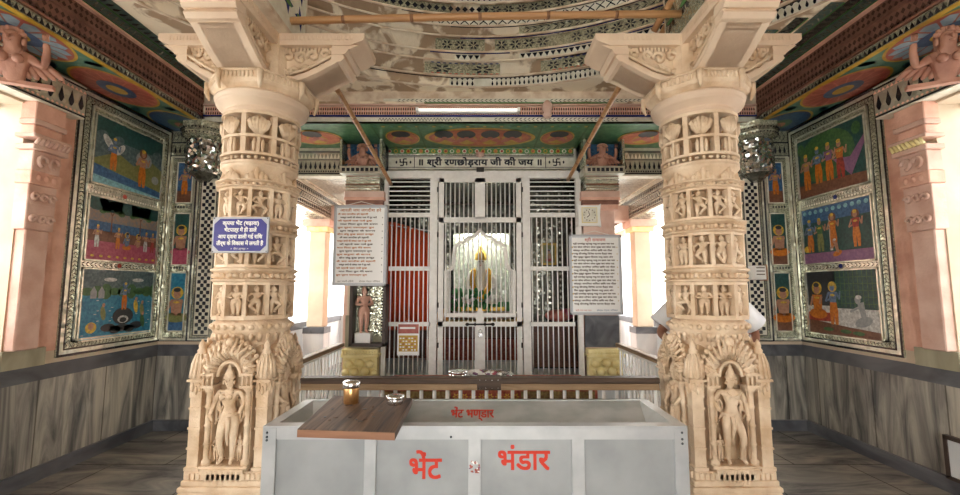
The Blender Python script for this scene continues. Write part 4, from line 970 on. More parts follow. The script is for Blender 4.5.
# ================================================================ FREE-STANDING CARVED PILLARS
def onz(px, py, z):
    Y = (z - EYE) / slope(py); d = Y * _c + (z - EYE) * _s
    return Vector(((px - 480) / F_PX * d, Y, z))
def shrink(b, cx, cy, k):
    b.v = [(cx + (x - cx) * k, cy + (y - cy) * k, z) for x, y, z in b.v]; return b
def pillar(sx, label):
    cx, cy = sx * 1.565, 3.0
    C = Vector((cx, cy, 0))
    root = empty('carved_pillar', (cx, cy, 0), label, 'pillar')
    ZP = lambda y: zat(y, 2.74)
    def sq(b, h, z0, z1, m='stone', bev=.006): b.box((cx - h, cy - h, z0), (cx + h, cy + h, z1), m, bev)
    # plinth
    b = MB()
    sq(b, .37, 0, .14); sq(b, .345, .14, .19); b.lathe((cx, cy, 0), [(.345 * 1.414, .19), (.30 * 1.414, .27)], 'stone', 4, False, PI / 4)
    sq(b, .31, .27, .30); sq(b, .295, .30, .335); sq(b, .285, .335, .385)
    for q in range(4):
        R = Matrix.Rotation(q * PI / 2, 3, 'Z')
        for k in range(15):
            b.boxm((.02, .02, .035), Matrix.Translation(C + R @ Vector((-.245 + k * .035, -.29, .36))) @ R.to_4x4(), 'stone')
    shrink(b, cx, cy, .88).build('plinth', root)
    # core
    b = MB(); sq(b, .165, .385, 1.14, 'recess_shade'); shrink(b, cx, cy, .88).build('core_block', root)
    # four niches with figures
    for q in range(4):
        R = Matrix.Rotation(q * PI / 2, 3, 'Z')
        W = lambda u, v, w: C + R @ Vector((u, -v, w))     # v = distance out from the centre
        def bx(b, u0, u1, v0, v1, z0, z1, m='stone'):
            b.boxm((u1 - u0, v1 - v0, z1 - z0), Matrix.Translation(W((u0 + u1) / 2, (v0 + v1) / 2, (z0 + z1) / 2)) @ R.to_4x4(), m)
        n = MB()
        bx(n, -.15, .15, .18, .325, .385, .41); bx(n, -.165, .165, .18, .31, .41, .425); bx(n, -.13, .13, .18, .30, .34, .385)
        for s_ in (-1, 1):
            u = s_ * .138
            prof_ = [(.03, .425), (.03, .45), (.018, .46), (.018, .54), (.025, .55), (.018, .56), (.018, .65), (.025, .66), (.018, .67), (.018, .76), (.026, .77), (.018, .78), (.018, .86), (.03, .87), (.036, .89)]
            n.lathe(W(u, .275, 0), prof_, 'stone', 10)
            bx(n, u - .022, u + .022, .19, .262, .425, .89)
            # little lantern on the colonette
            bx(n, u - .045, u + .045, .20, .32, .89, .905)
            for du in (-.032, 0, .032): n.lathe(W(u + du, .305, 0), [(.008, .905), (.008, .965)], 'stone', 6)
            bx(n, u - .028, u + .028, .22, .29, .905, .965, 'recess_shade'); bx(n, u - .048, u + .048, .20, .325, .965, .98)
            n.lathe(W(u, .27, 0), [(.046, .98), (.040, 1.0), (.030, 1.02), (.022, 1.04), (.01, 1.055), (.014, 1.065), (.002, 1.085)], 'stone', 10)
            # attendants beside the main figure
            n.merge(SMALL[2], TRS(W(s_ * .082, .25, .44), .16, q * PI / 2), 'stone'); n.merge(SMALL[q % 2], TRS(W(s_ * .085, .245, .66), .2, q * PI / 2), 'stone')
        nich = shrink(n, cx, cy, .88).build('niche', root)
        # cusped arch of radiating leaves
        t = MB(); zc = .955
        for k in range(15):
            a = PI * (k + .5) / 15; r0, r1 = .098, .185 + .03 * sin(a)
            p = [W(cos(a) * r0, .272, zc + sin(a) * r0 * 1.1), W(cos(a + .08) * (r0 + .04), .305, zc + sin(a + .08) * (r0 + .04) * 1.12), W(cos(a - .03) * r1, .285, zc + sin(a) * r1 * 1.12)]
            t.tube(p, .014, 'stone', 6, radii=[.011, .017, .008])
        pts = [W(cos(a) * .08, .285, zc + sin(a) * .09) for a in [PI * k / 16 for k in range(17)]]
        t.tube(pts, .012, 'stone', 6)
        pts = [W(cos(a) * (.125 + .006 * cos(k * PI)), .30, zc + sin(a) * .15) for k, a in enumerate([PI * k / 20 for k in range(21)])]
        t.tube(pts, .009, 'stone', 6)
        # backing slab of the arch, pointed
        arc = [W(cos(a) * (.165 + .02 * sin(a)), .19, zc + sin(a) * .195) for a in [PI * k / 14 for k in range(15)]] + [W(cos(a) * .082, .19, zc + sin(a) * .09) for a in [PI * (14 - k) / 14 for k in range(15)]]
        m_ = 15
        vs = [Vector(p) for p in arc] + [Vector(p) + R @ Vector((0, -.085, 0)) for p in arc]
        fs = []
        for k in range(14): fs += [[k, k + 1, 28 - k, 29 - k], [30 + k, 30 + 29 - k, 30 + 28 - k, 30 + k + 1], [k, 30 + k, 30 + k + 1, k + 1], [29 - k, 28 - k, 30 + 28 - k, 30 + 29 - k]]
        t.add(vs, fs, 'stone')
        t.ball(W(0, .285, 1.165), (.035, .035, .03), 'stone', 8, 5)
        for k in range(19):
            a = PI * (k + .5) / 19; t.ball(W(cos(a) * .212, .27, zc + sin(a) * .225), (.017, .02, .017), 'stone', 6, 4)
            if k % 2: t.tube([W(cos(a) * .12, .315, zc + sin(a) * .13), W(cos(a + .12) * .155, .325, zc + sin(a + .12) * .17), W(cos(a) * .175, .31, zc + sin(a) * .19)], .009, 'stone', 5)
        shrink(t, cx, cy, .88).build('niche_arch', nich)
        f = MB(); f.merge(BIG[(q + (sx > 0)) % 2], TRS(W(0, .262, .425), .58, q * PI / 2) @ Matrix.Diagonal((1.12, 1.05, 1, 1)), 'stone')
        shrink(f, cx, cy, .88).build('niche_figure', nich)
        # corner tower between two niches
        c = MB(); K = lambda r_, z: (r_, z)
        pc = W(.235, .235, 0)
        c.boxm((.078, .078, .44), Matrix.Translation(pc + Vector((0, 0, .605))) @ R.to_4x4(), 'stone')
        c.boxm((.10, .10, .02), Matrix.Translation(pc + Vector((0, 0, .40))) @ R.to_4x4(), 'stone')
        for z in (.52, .64, .76): c.boxm((.09, .09, .012), Matrix.Translation(pc + Vector((0, 0, z))) @ R.to_4x4(), 'stone')
        c.boxm((.088, .088, .10), Matrix.Translation(pc + Vector((0, 0, .875))) @ R.to_4x4(), 'stone')
        for s_ in range(4):
            R2 = Matrix.Rotation(s_ * PI / 2 + q * PI / 2, 3, 'Z')
            for u in (-.03, .0, .03): c.ball(pc + R2 @ Vector((u * .8, -.045, .87 + abs(u) * .6)), (.014, .012, .03), 'stone', 6, 4)
        c.boxm((.12, .12, .014), Matrix.Translation(pc + Vector((0, 0, .93))) @ R.to_4x4(), 'stone')
        c.lathe(pc, [(.060, .937), (.063, .95), (.058, .975), (.050, 1.03), (.038, 1.08), (.028, 1.10), (.032, 1.11), (.020, 1.125), (.024, 1.14), (.004, 1.18)], 'stone', 16)
        for k in range(12):
            a = 2 * PI * k / 12; c.tube([pc + Vector((.064 * cos(a), .064 * sin(a), .945)), pc + Vector((.054 * cos(a), .054 * sin(a), 1.03)), pc + Vector((.030 * cos(a), .030 * sin(a), 1.09))], .009, 'stone', 5)
        shrink(c, cx, cy, .88).build('corner_tower', root)
    # leafy round band over the base
    b = MB(); z0, z1 = 1.14, ZP(319)
    b.lathe((cx, cy, 0), [(.19, 1.0), (.19, 1.12), (.235, 1.16), (.215, 1.19), (.25, 1.215), (.262, 1.235), (.262, 1.275), (.24, 1.29), (.22, z1)], 'stone', 40)
    for k in range(28):
        a = 2 * PI * k / 28; c_, s_ = cos(a), sin(a)
        b.ball((cx + .262 * c_, cy + .262 * s_, 1.255), (.022, .022, .019), 'stone', 6, 4)
        b.tube([(cx + .235 * c_, cy + .235 * s_, 1.165), (cx + .248 * c_, cy + .248 * s_, 1.20), (cx + .225 * c_, cy + .225 * s_, 1.225)], .014, 'stone', 5)
    shrink(b, cx, cy, .93).build('leaf_band', root)
    # three tiers of dancers
    TZ = [(ZP(318), ZP(283)), (ZP(266), ZP(232)), (ZP(217), ZP(186))]
    LZ = [(ZP(283), ZP(266)), (ZP(232), ZP(217)), (ZP(186), ZP(177))]
    NN = 12
    for ti, (z0, z1) in enumerate(TZ):
        t = MB(); ro = .275 - .004 * ti; n_ = 24
        t.lathe((cx, cy, 0), [(.185, z0 - .02), (.185, z1 + .02)], 'recess_shade', 24)
        for (a, c_) in ((z0 - .015, z0 + .012), (z1 - .012, z1 + .012)): t.lathe((cx, cy, 0), [(ro, a), (ro, c_)], 'stone', NN, False, PI / NN)
        h = z1 - z0 - .024
        for k in range(NN):
            a = 2 * PI * (k + .5) / NN + PI / NN * 0; d = Vector((cos(a), sin(a), 0))
            for off in (0,):
                t.boxm((.05, .026, h + .02), Matrix.Translation(C + d * (ro - .025) + Vector((0, 0, z0 + .012 + h / 2))) @ Matrix.Rotation(a, 4, 'Z'), 'stone')
        tf = shrink(t, cx, cy, .93).build('tier_frame', root)
        for k in range(NN):
            g = MB(); a = 2 * PI * k / NN
            d = Vector((cos(a), sin(a), 0))
            mtx = TRS(C + d * (.232) + Vector((0, 0, z0 + .012)), h * .97, a + PI / 2) @ Matrix.Diagonal((1.65, 1.4, 1, 1))
            g.merge(SMALL[(k * 7 + ti * 3 + (k // 3)) % 4], mtx, 'stone')
            shrink(g, cx, cy, .93).build('dancing_figure', tf)
    for li, (z0, z1) in enumerate(LZ):
        t = MB(); H = z1 - z0
        pr = [(.262, z0), (.29, z0 + H * .14), (.292, z0 + H * .22), (.262, z0 + H * .3), (.258, z0 + H * .55), (.285, z0 + H * .68), (.298, z0 + H * .76), (.298, z0 + H * .84), (.262, z0 + H)]
        t.lathe((cx, cy, 0), pr, 'stone', NN, False, PI / NN)
        for k in range(NN):
            a = 2 * PI * k / NN; d = Vector((cos(a), sin(a), 0)); e = Vector((-sin(a), cos(a), 0))
            for u, s_ in ((-.042, .018), (0, .026), (.042, .018)): t.ball(C + d * .262 + e * u + Vector((0, 0, z0 + H * .45)), (s_, s_, H * .17), 'stone', 6, 4)
        shrink(t, cx, cy, .93).build('ledge', root)
    # round necking, pediments and the pierced ring
    b = MB(); za, zb, zt_ = ZP(177), ZP(165), ZP(108.5)
    b.lathe((cx, cy, 0), [(.25, za - .02), (.235, za), (.232, za + .03), (.245, zb - .02), (.27, zb), (.282, zb + .015), (.282, zb + .03)], 'stone', 48)
    for k in range(8):
        a = 2 * PI * k / 8 + PI / 8; d = Vector((cos(a), sin(a), 0)); e = Vector((-sin(a), cos(a), 0))
        for u, hh in ((-.06, .02), (-.035, .035), (0, .065), (.035, .035), (.06, .02)): b.ball(C + d * .252 + e * u + Vector((0, 0, za + hh * .5)), (.024, .024, hh * .8 + .012), 'stone', 6, 4)
    shrink(b, cx, cy, .88).build('necking', root)
    b = MB(); h = zt_ - zb
    zz = lambda f: zb + .03 + (h - .03) * f
    b.lathe((cx, cy, 0), [(.15, zb), (.15, zt_ + .02)], 'recess_shade', 32)
    def ringb(f0, f1, r=.282): b.lathe((cx, cy, 0), [(.14, zz(f0)), (r, zz(f0)), (r, zz(f1)), (.14, zz(f1))], 'stone', 48, False, cap=False)
    ringb(.0, .04); ringb(.15, .20, .286); ringb(.49, .54, .283); ringb(.94, 1.0, .29)
    for k in range(36): # small bead and lozenge row
        a = 2 * PI * k / 36; b.ball((cx + .268 * cos(a), cy + .268 * sin(a), zz(.095)), (.014, .014, .018) if k % 2 else (.019, .019, .012), 'stone', 6, 4)
    shrink(b, cx, cy, .88).build('pierced_ring', root)
    b = MB()
    for k in range(16): # posts between the openings
        a = 2 * PI * k / 16; d = Vector((cos(a), sin(a), 0))
        w = .038 if k % 2 == 0 else .022
        b.boxm((.062, w, zz(.5) - zz(.19)), Matrix.Translation(C + d * .245 + Vector((0, 0, (zz(.5) + zz(.19)) / 2))) @ Matrix.Rotation(a, 4, 'Z'), 'stone')
    for k in range(8): # main piers up to the rim and fan leaves between
        a = 2 * PI * k / 8; d = Vector((cos(a), sin(a), 0)); e = Vector((-sin(a), cos(a), 0))
        b.boxm((.06, .036, zz(.96) - zz(.5)), Matrix.Translation(C + d * .25 + Vector((0, 0, (zz(.96) + zz(.5)) / 2))) @ Matrix.Rotation(a, 4, 'Z'), 'stone')
        a2 = a + PI / 8; d = Vector((cos(a2), sin(a2), 0)); e = Vector((-sin(a2), cos(a2), 0)); z_ = zz(.56); H = zz(.92) - z_
        for q in (-1, -.6, -.25, .25, .6, 1):
            p = [C + d * .262 + e * q * .012 + Vector((0, 0, z_)), C + d * .276 + e * q * .05 + Vector((0, 0, z_ + H * .35)), C + d * .274 + e * q * .068 + Vector((0, 0, z_ + H * (.95 - .25 * abs(q)))), C + d * .272 + e * (q * .068 + .012 * (1 if q > 0 else -1)) + Vector((0, 0, z_ + H * (.80 - .25 * abs(q))))]
            b.tube(p, .011, 'stone', 6, radii=[.014, .020, .018, .008])
        for q in (-1, 1): b.ball(C + d * .262 + e * q * .03 + Vector((0, 0, zz(.34))), (.014, .018, .05), 'stone', 6, 5)
    shrink(b, cx, cy, .88).build('fan_leaves', root)
    # bowl and octagonal abacus
    b = MB(); z = ZP(108.5)
    b.lathe((cx, cy, 0), [(.27, z), (.285, z + .01), (.285, z + .025), (.27, z + .035), (.275, z + .045), (.335, z + .07), (.345, z + .085), (.338, z + .098), (.352, z + .107), (.355, z + .122), (.33, z + .138), (.30, z + .15)], 'stone2', 56)
    shrink(b, cx, cy, .87).build('bowl_moulding', root)
    b = MB(); zA = z + .135
    b.lathe((cx, cy, 0), [(.33, zA), (.385, zA + .03), (.40, zA + .05), (.40, zA + .105), (.385, zA + .115), (.36, zA + .12)], 'stone', 8, False, PI / 8)
    for k in range(8):
        a = 2 * PI * k / 8 + 0; d = Vector((cos(a), sin(a), 0)); e = Vector((-sin(a), cos(a), 0)); ap = .40 * cos(PI / 8)
        for u in range(9): b.ball(C + d * (ap + .002) + e * (-.125 + u * .031) + Vector((0, 0, zA + .078)), (.012, .012, .024), 'stone', 6, 4)
        b.tube([C + d * (ap + .004) + e * u + Vector((0, 0, zA + .108)) for u in (-.155, 0, .155)], .009, 'stone', 6)
        a2 = a + PI / 8; d2 = Vector((cos(a2), sin(a2), 0)); b.tube([C + d2 * .395 + Vector((0, 0, zA - .02)), C + d2 * .415 + Vector((0, 0, zA + .03)), C + d2 * .41 + Vector((0, 0, zA + .10))], .02, 'stone', 6, radii=[.008, .02, .026])
    shrink(b, cx, cy, .86).build('abacus', root)
    zT = zA + .12
    b = MB(); b.box((cx - .17, cy - .17, zT), (cx + .17, cy + .17, 3.265), 'stone', .01); b.lathe((cx, cy, 0), [(.25, zT), (.24, 3.26)], 'stone', 8, False, 0); b.build('impost', root)
    # four scrolled brackets
    for q in range(4):
        R = Matrix.Rotation(q * PI / 2, 3, 'Z')
        kr = {0: 1.0, 1: .95 if sx < 0 else .84, 2: .86, 3: .84 if sx < 0 else .95}[q]
        W = lambda u, v, w: C + R @ Vector((u, -v * kr, w))
        out = .80 # {0: .80, 1: .76 if sx < 0 else .66, 2: .7, 3: .66 if sx < 0 else .76}[q]
        root_b = root
        k_ = MB(); hw = .15
        zb_ = zT - .02; zt2 = 3.27
        belly = [(.16, zb_), (.28, zb_ + .005), (.37, zb_ + .03), (.46, zb_ + .07), (.54, zb_ + .115), (.60, zb_ + .145)]
        def prism(poly, u0, u1, m, b=k_, sm=False):
            b.extrude([W(u0, v, w) for v, w in poly], R @ Vector((u1 - u0, 0, 0)), m)
        prism(belly + [(.60, zt2 - .07), (.16, zt2 - .07)], -hw + .045, hw - .045, 'stone')
        # rim strips along the belly, full width
        rim = belly + [(v - .012, w + .035) for v, w in belly[::-1]]
        prism(rim, -hw, hw, 'stone2')
        for e_ in (-1, 1): # double roll on the side
            for off in (.02, .06):
                k_.tube([W(e_ * (hw - .012), v - off * .5, w + off) for v, w in belly[1:]], .012, 'stone', 6)
        # mouldings and the outer lip
        prism([(.56, zb_ + .145), (.63, zb_ + .15), (.655, zb_ + .175), (.64, zb_ + .20), (.56, zb_ + .20)], -hw - .005, hw + .005, 'stone2')
        prism([(.56, zb_ + .20), (.66, zb_ + .20), (.68, zb_ + .225), (.68, zb_ + .24), (.56, zb_ + .24)], -hw - .01, hw + .01, 'stone2')
        prism([(.16, zt2 - .085), (.70, zt2 - .085), (out - .01, zt2 - .05), (out, zt2 - .04), (out, zt2), (.16, zt2)], -hw - .015, hw + .015, 'stone2')
        prism([(.56, zb_ + .24), (.69, zb_ + .24), (.76, zt2 - .08), (.56, zt2 - .08)], -hw - .005, hw + .005, 'stone2')
        brk = k_.build('bracket', root)
        # carved vine and scroll on both flanks
        v_ = MB()
        for e_ in (-1, 1):
            u = e_ * (hw - .042)
            for (cv, cz, rr, sp) in ((.50, zt2 - .125, .035, 1), (.41, zt2 - .14, .042, -1), (.32, zt2 - .155, .05, 1), (.23, zt2 - .14, .04, -1), (.27, zb_ + .09, .036, 1), (.36, zb_ + .115, .028, -1), (.20, zb_ + .08, .03, 1)):
                v_.tube([W(e_ * (hw - .034), cv + sp * rr * cos(t) * (1 - t / 8), cz + rr * sin(t) * (1 - t / 8)) for t in [j * .7 for j in range(10)]], .016, 'stone', 5)
            for k in range(16): v_.boxm((.02, .014, .035), Matrix.Translation(W(e_ * (hw - .03), .19 + k * .027, zt2 - .095)) @ R.to_4x4(), 'stone')
            for k in range(19): v_.boxm((.012, .013, .03), Matrix.Translation(W(e_ * (hw + .014), .20 + k * .028, zt2 - .035)) @ R.to_4x4(), 'stone2')
            for (cv, cz, rr) in ((.585, zt2 - .12, .026), (.545, zb_ + .19, .022), (.47, zb_ + .145, .022), (.15, zb_ + .14, .03)): v_.tube([W(e_ * (hw - .034), cv + rr * cos(t) * (1 - t / 8), cz + rr * sin(t) * (1 - t / 8)) for t in [j * .7 for j in range(10)]], .013, 'stone', 5)
            # volute at the outer end
            v_.tube([W(e_ * (hw - .015), .60 + .04 * cos(t) * (1 - t / 11), zb_ + .19 + .04 * sin(t) * (1 - t / 11)) for t in [j * .7 for j in range(14)]], .012, 'stone', 6)
        v_.build('bracket_carving', brk)
    return root
pillar(-1, 'left carved cream stone pillar, behind the blue enamel sign')
pillar(1, 'right carved cream stone pillar, with the person in white standing behind it')

# ================================================================ BLUE SIGN ON THE LEFT PILLAR
root = empty('enamel_sign', (-1.53, 2.64, 1.75), 'blue enamel sign with white Hindi lettering tied to the left pillar', 'sign')
A = at(213.5, 217, 2.66); B = at(268, 253, 2.66)
b = MB(); b.box((A.x, 2.655, B.z), (B.x, 2.67, A.z), 'signframe', .003)
a = Fr(b, (0, 2.655, 0), (1, 0, 0), (0, 0, 1), (0, -1, 0), q=.0008)
w, h = B.x - A.x, A.z - B.z; m_ = .012; c = .035
a.poly([(A.x + m_ + c, B.z + m_), (B.x - m_ - c, B.z + m_), (B.x - m_, B.z + m_ + c), (B.x - m_, A.z - m_ - c), (B.x - m_ - c, A.z - m_), (A.x + m_ + c, A.z - m_), (A.x + m_, A.z - m_ - c), (A.x + m_, B.z + m_ + c)], 'signblue', 1)
b.build('enamel_plate', root)
b = MB(); a = Fr(b, (0, 2.655, 0), (1, 0, 0), (0, 0, 1), (0, -1, 0), q=.0008)
for k, (t, ww, hh) in enumerate((('कृपया भेंट (चढ़ावा)', .225, .024), ('भेंटपात्र में ही डालें', .20, .024), ('आप द्वारा डाली गई रािश', .275, .024), ('तीर्थ के िवकास में लगती है', .29, .024))):
    write(a, t, (A.x + B.x) / 2, A.z - .052 - k * .042, hh, 'signwhite', ww, lay=2, bold=.0022)
write(a, '× जैन ट्रस्ट ×', (A.x + B.x) / 2, A.z - .206, .012, 'signwhite', .11, lay=2)
b.build('lettering', root)
for x in (A.x + .01, B.x - .01):
    for z in (A.z - .01, B.z + .01): b = MB(); b.ball((x, 2.655, z), .004, 'rivet', 6, 4); b.build('screw', root)
b = MB(); b.tube([(A.x + .02, 2.668, A.z - .02), (A.x + .05, 2.72, A.z - .03), (-1.6, 2.73, A.z - .02)], .004, 'wire', 5)
b.build('tie_wire', root)

# ================================================================ DONATION BOX
X0, X1, Y0, Y1, ZB = -1.03, .985, 2.12, 2.63, .85
root = empty('donation_box', ((X0 + X1) / 2, (Y0 + Y1) / 2, 0), 'long silver sheet metal donation box with red Hindi lettering', 'donation box')
b = MB(); b.box((X0 + .01, Y0 + .012, .02), (X1 - .01, Y1 - .01, .74), 'box'); b.box((X0 + .01, Y0 + .012, .74), (X0 + .03, Y1 - .01, .84), 'box').box((X1 - .03, Y0 + .012, .74), (X1 - .01, Y1 - .01, .84), 'box').box((X0 + .01, Y0 + .012, .74), (X1 - .01, Y0 + .03, .84), 'box').box((X0 + .01, Y1 - .03, .74), (X1 - .01, Y1 - .01, .84), 'box')
b.build('sheet_body', root)
b = MB(); t = .062
fx = lambda px, Y=2.12, py=460: at(px, py, Y).x
b.box((X0, Y0, ZB - .062), (X1, Y0 + .012, ZB - .009), 'boxframe')
b.box((X0, Y0, ZB - .008), (X1, Y0 + .055, ZB), 'boxframe'); b.box((X0, Y1 - .03, ZB - .008), (X1, Y1, ZB), 'boxframe'); b.box((X0 + .0005, Y0 + .056, ZB - .008), (X0 + .05, Y1 - .031, ZB - .0005), 'boxframe'); b.box((X1 - .05, Y0 + .056, ZB - .008), (X1 - .0005, Y1 - .031, ZB - .0005), 'boxframe')
for xx in (X0, X1 - t): b.box((xx, Y0 - .002, 0), (xx + t, Y0 + .0115, ZB - .010), 'boxframe', .001)
for xx in (X0 - .003, X1 - .005): b.box((xx, Y0 + .001, 0), (xx + .008, Y0 + .05, ZB - .061), 'boxframe'); b.box((xx, Y1 - .05, 0), (xx + .008, Y1 - .001, ZB - .061), 'boxframe'); b.box((xx, Y0 + .001, ZB - .06), (xx + .008, Y1 - .001, ZB - .001), 'boxframe')
b.box((X0, Y0, 0), (X1, Y0 + .012, .07), 'boxframe'); b.box((X0, Y1 - .012, ZB - .06), (X1, Y1, ZB), 'boxframe'); b.box((X0, Y1 - .012, 0), (X1, Y1, .07), 'boxframe')
b.build('angle_frame', root)
for p0, p1 in ((364, 376), (468, 481), (572, 585)):
    b = MB(); b.box((fx(p0), Y0 + .001, .07), (fx(p1), Y0 + .013, ZB - .06), 'boxframe', .002); b.build('front_strip', root)
b = MB(); o = [(X0 + .05, Y0 + .055), (X1 - .05, Y0 + .055), (X1 - .05, Y1 - .03), (X0 + .05, Y1 - .03)]; i_ = [(X0 + .18, Y0 + .10), (X1 - .13, Y0 + .10), (X1 - .13, Y0 + .14), (X0 + .18, Y0 + .14)]
b.add([(x, y, ZB - .004) for x, y in o] + [(x, y, ZB - .07) for x, y in i_], [[0, 1, 5, 4], [1, 2, 6, 5], [2, 3, 7, 6], [3, 0, 4, 7]], 'boxin')
b.box((X0 + .17, Y0 + .09, ZB - .10), (X1 - .12, Y0 + .15, ZB - .075), 'rivet')
b.build('sloping_funnel', root)
for x, y, z in [(fx(266), Y0 - .002, .82), (fx(266), Y0 - .002, .80), (fx(266), Y0 - .002, .785), (fx(683), Y0 - .002, .82), (fx(683), Y0 - .002, .79), (fx(683), Y0 - .002, .77), (fx(451, 2.12, 440), Y0 - .001, .80)] + [(x, Y0 + .17, ZB - .062) for x in (-.5, -.2, .1, .3, .55, .75)]:
    b = MB(); b.ball((x, y, z), .006, 'rivet', 8, 4); b.build('rivet', root)
def letters(px0, px1, py0, py1, body, Y, name, bold):
    A = at(px0, py0, Y); B = at(px1, py1, Y)
    return A, B
b = MB(); a = Fr(b, (0, Y0 + .012, 0), (1, 0, 0), (0, 0, 1), (0, -1, 0), q=.0009)
A, B = at(409, 480, 2.13), at(441, 455, 2.13); write(a, 'भेंट', (A.x + B.x) / 2, A.z + .004, (B.z - A.z) * .90, 'orange', B.x - A.x, lay=2, bold=.005); b.build('front_lettering', root)
b = MB(); a = Fr(b, (0, Y0 + .012, 0), (1, 0, 0), (0, 0, 1), (0, -1, 0), q=.0009)
A, B = at(498, 471, 2.13), at(549, 447, 2.13); write(a, 'भंडार', (A.x + B.x) / 2, A.z + .004, (B.z - A.z) * .88, 'orange', B.x - A.x, lay=2, bold=.005)
b.build('front_lettering', root)
b = MB(); V = Vector((0, Y1 - .03 - (Y0 + .14), .066)).normalized(); a = Fr(b, (0, Y0 + .14, ZB - .07), (1, 0, 0), V, Vector((0, -V.z, V.y)), q=.0012)
write(a, 'भेंट भण्डार', fx(472, 2.4, 409), .14, .10, 'orange', .235, lay=2, bold=.003)
b.build('inner_lettering', root)
b = MB(); a = Fr(b, (0, Y0, 0), (1, 0, 0), (0, 0, 1), (0, -1, 0), q=.001)
cxs, czs = fx(474.5), at(474.5, 467, 2.12).z
random.seed(3)
for k in range(26): a.ell(cxs + random.uniform(-.022, .022), czs + random.uniform(-.026, .026), random.uniform(.003, .007), random.uniform(.003, .007), random.choice(('c_rose', 'p_purple', 'c_rose', 'signwhite')), 2 + k % 4, 7)
b.build('worn_sticker', root)

# plank across the box and the tins on it
P = [onz(297.5, 429, .888), onz(395, 432, .888), onz(412.5, 398, .888), onz(334, 395.5, .888)]
b = MB(); b.extrude([p - Vector((0, 0, .034)) for p in P], (0, 0, .034), 'plank'); root = empty('wooden_plank', (P[0] + P[2]) / 2 - Vector((0, 0, .034)), 'dark weathered wooden plank laid across the left end of the donation box', 'plank')
b.build('board', root)
b = MB(); b.extrude([P[0] + Vector((0, -.001, -.034)), P[1] + Vector((0, -.001, -.034)), P[1] + Vector((0, -.001, -.003)), P[0] + Vector((0, -.001, -.003))], (0, -.002, 0), 'plankedge'); b.build('sawn_edge', root)
b = MB()
random.seed(5)
for k in range(16):
    u, v = random.uniform(.15, .75), random.uniform(.2, .7); p = P[0].lerp(P[1], u).lerp(P[3].lerp(P[2], u), v); b.ball(p + Vector((0, 0, .001)), (random.uniform(.006, .016), random.uniform(.004, .010), .002), 'plank' if k % 2 else 'rivet', 6, 4)
b.build('crumbs', root, kind='stuff')
def tin(px, py, z, r, h, body, label, name='tin', lidh=.3):
    p = onz(px, py, z); root = empty(name, p, label, 'tin')
    b = MB(); b.lathe(p, [(r * .92, 0), (r, .004), (r, h * (1 - lidh)), (r * .97, h * (1 - lidh) + .003)], body, 28); b.build('tin_body', root)
    b = MB(); z1 = h * (1 - lidh); b.lathe(p, [(r * 1.12, z1), (r * 1.18, z1 + .004), (r * 1.18, h * .93), (r * 1.12, h * .96), (r * .9, h * .95), (r * .85, h), (r * .1, h), (.001, h)], 'steel', 28); b.build('lid', root)
    return root, p
tin(351, 403, .888, .040, .118, 'copper', 'brass coloured tin with an overhanging steel lid on the wooden plank')
tin(395, 404, .888, .041, .048, 'steel', 'low round steel tin on the wooden plank, beside the brass one', lidh=.4)

# ================================================================ RAILINGS
root = empty('front_railing', (0, 3.13, 0), 'wooden topped railing with steel balusters running between the two pillars', 'railing')
b = MB(); b.box((-1.262, 3.085, .838), (1.262, 3.175, .878), 'railwood', .006); b.build('handrail', root)
b = MB(); b.box((-1.262, 3.095, .792), (1.262, 3.165, .838), 'raillight', .004); b.build('lower_rail', root)
b = MB(); A = at(477, 380, 3.08); B = at(501, 388, 3.08); b.box((A.x, 3.08, .796), (B.x, 3.094, .879), 'railwood'); b.box((A.x, 3.08, .878), (B.x, 3.17, .884), 'railwood')
for k in range(4):
    for z in (.81, .865): b.ball((A.x + .02 + k * (B.x - A.x - .04) / 3, 3.08, z), .005, 'steel', 6, 4)
b.build('joint_plate', root)
for k in range(28):
    x = -1.245 + k * .0922; b = MB(); b.tube([(x, 3.13, .0), (x, 3.13, .795)], .013, 'bar', 10); b.build('baluster', root)
for sx in (-1, 1):
    nm = 'left' if sx < 0 else 'right'
    root = empty('side_railing', (sx * 1.62, 4.2, 0), 'short wooden topped railing leading back to the gate behind the %s pillar' % nm, 'railing', 'side railings')
    b = MB(); b.box((sx * 1.58, 3.36, .832), (sx * 1.66, 5.10, .875), 'siderail', .006); b.build('handrail', root)
    for z in (.06, .80): b = MB(); b.box((sx * 1.605, 3.36, z), (sx * 1.635, 5.10, z + .03), 'bar'); b.build('cross_rail', root)
    for k in range(18):
        y = 3.40 + k * .098; b = MB(); b.tube([(sx * 1.62, y, .0), (sx * 1.62, y, .832)], .010, 'bar', 8); b.build('baluster', root)
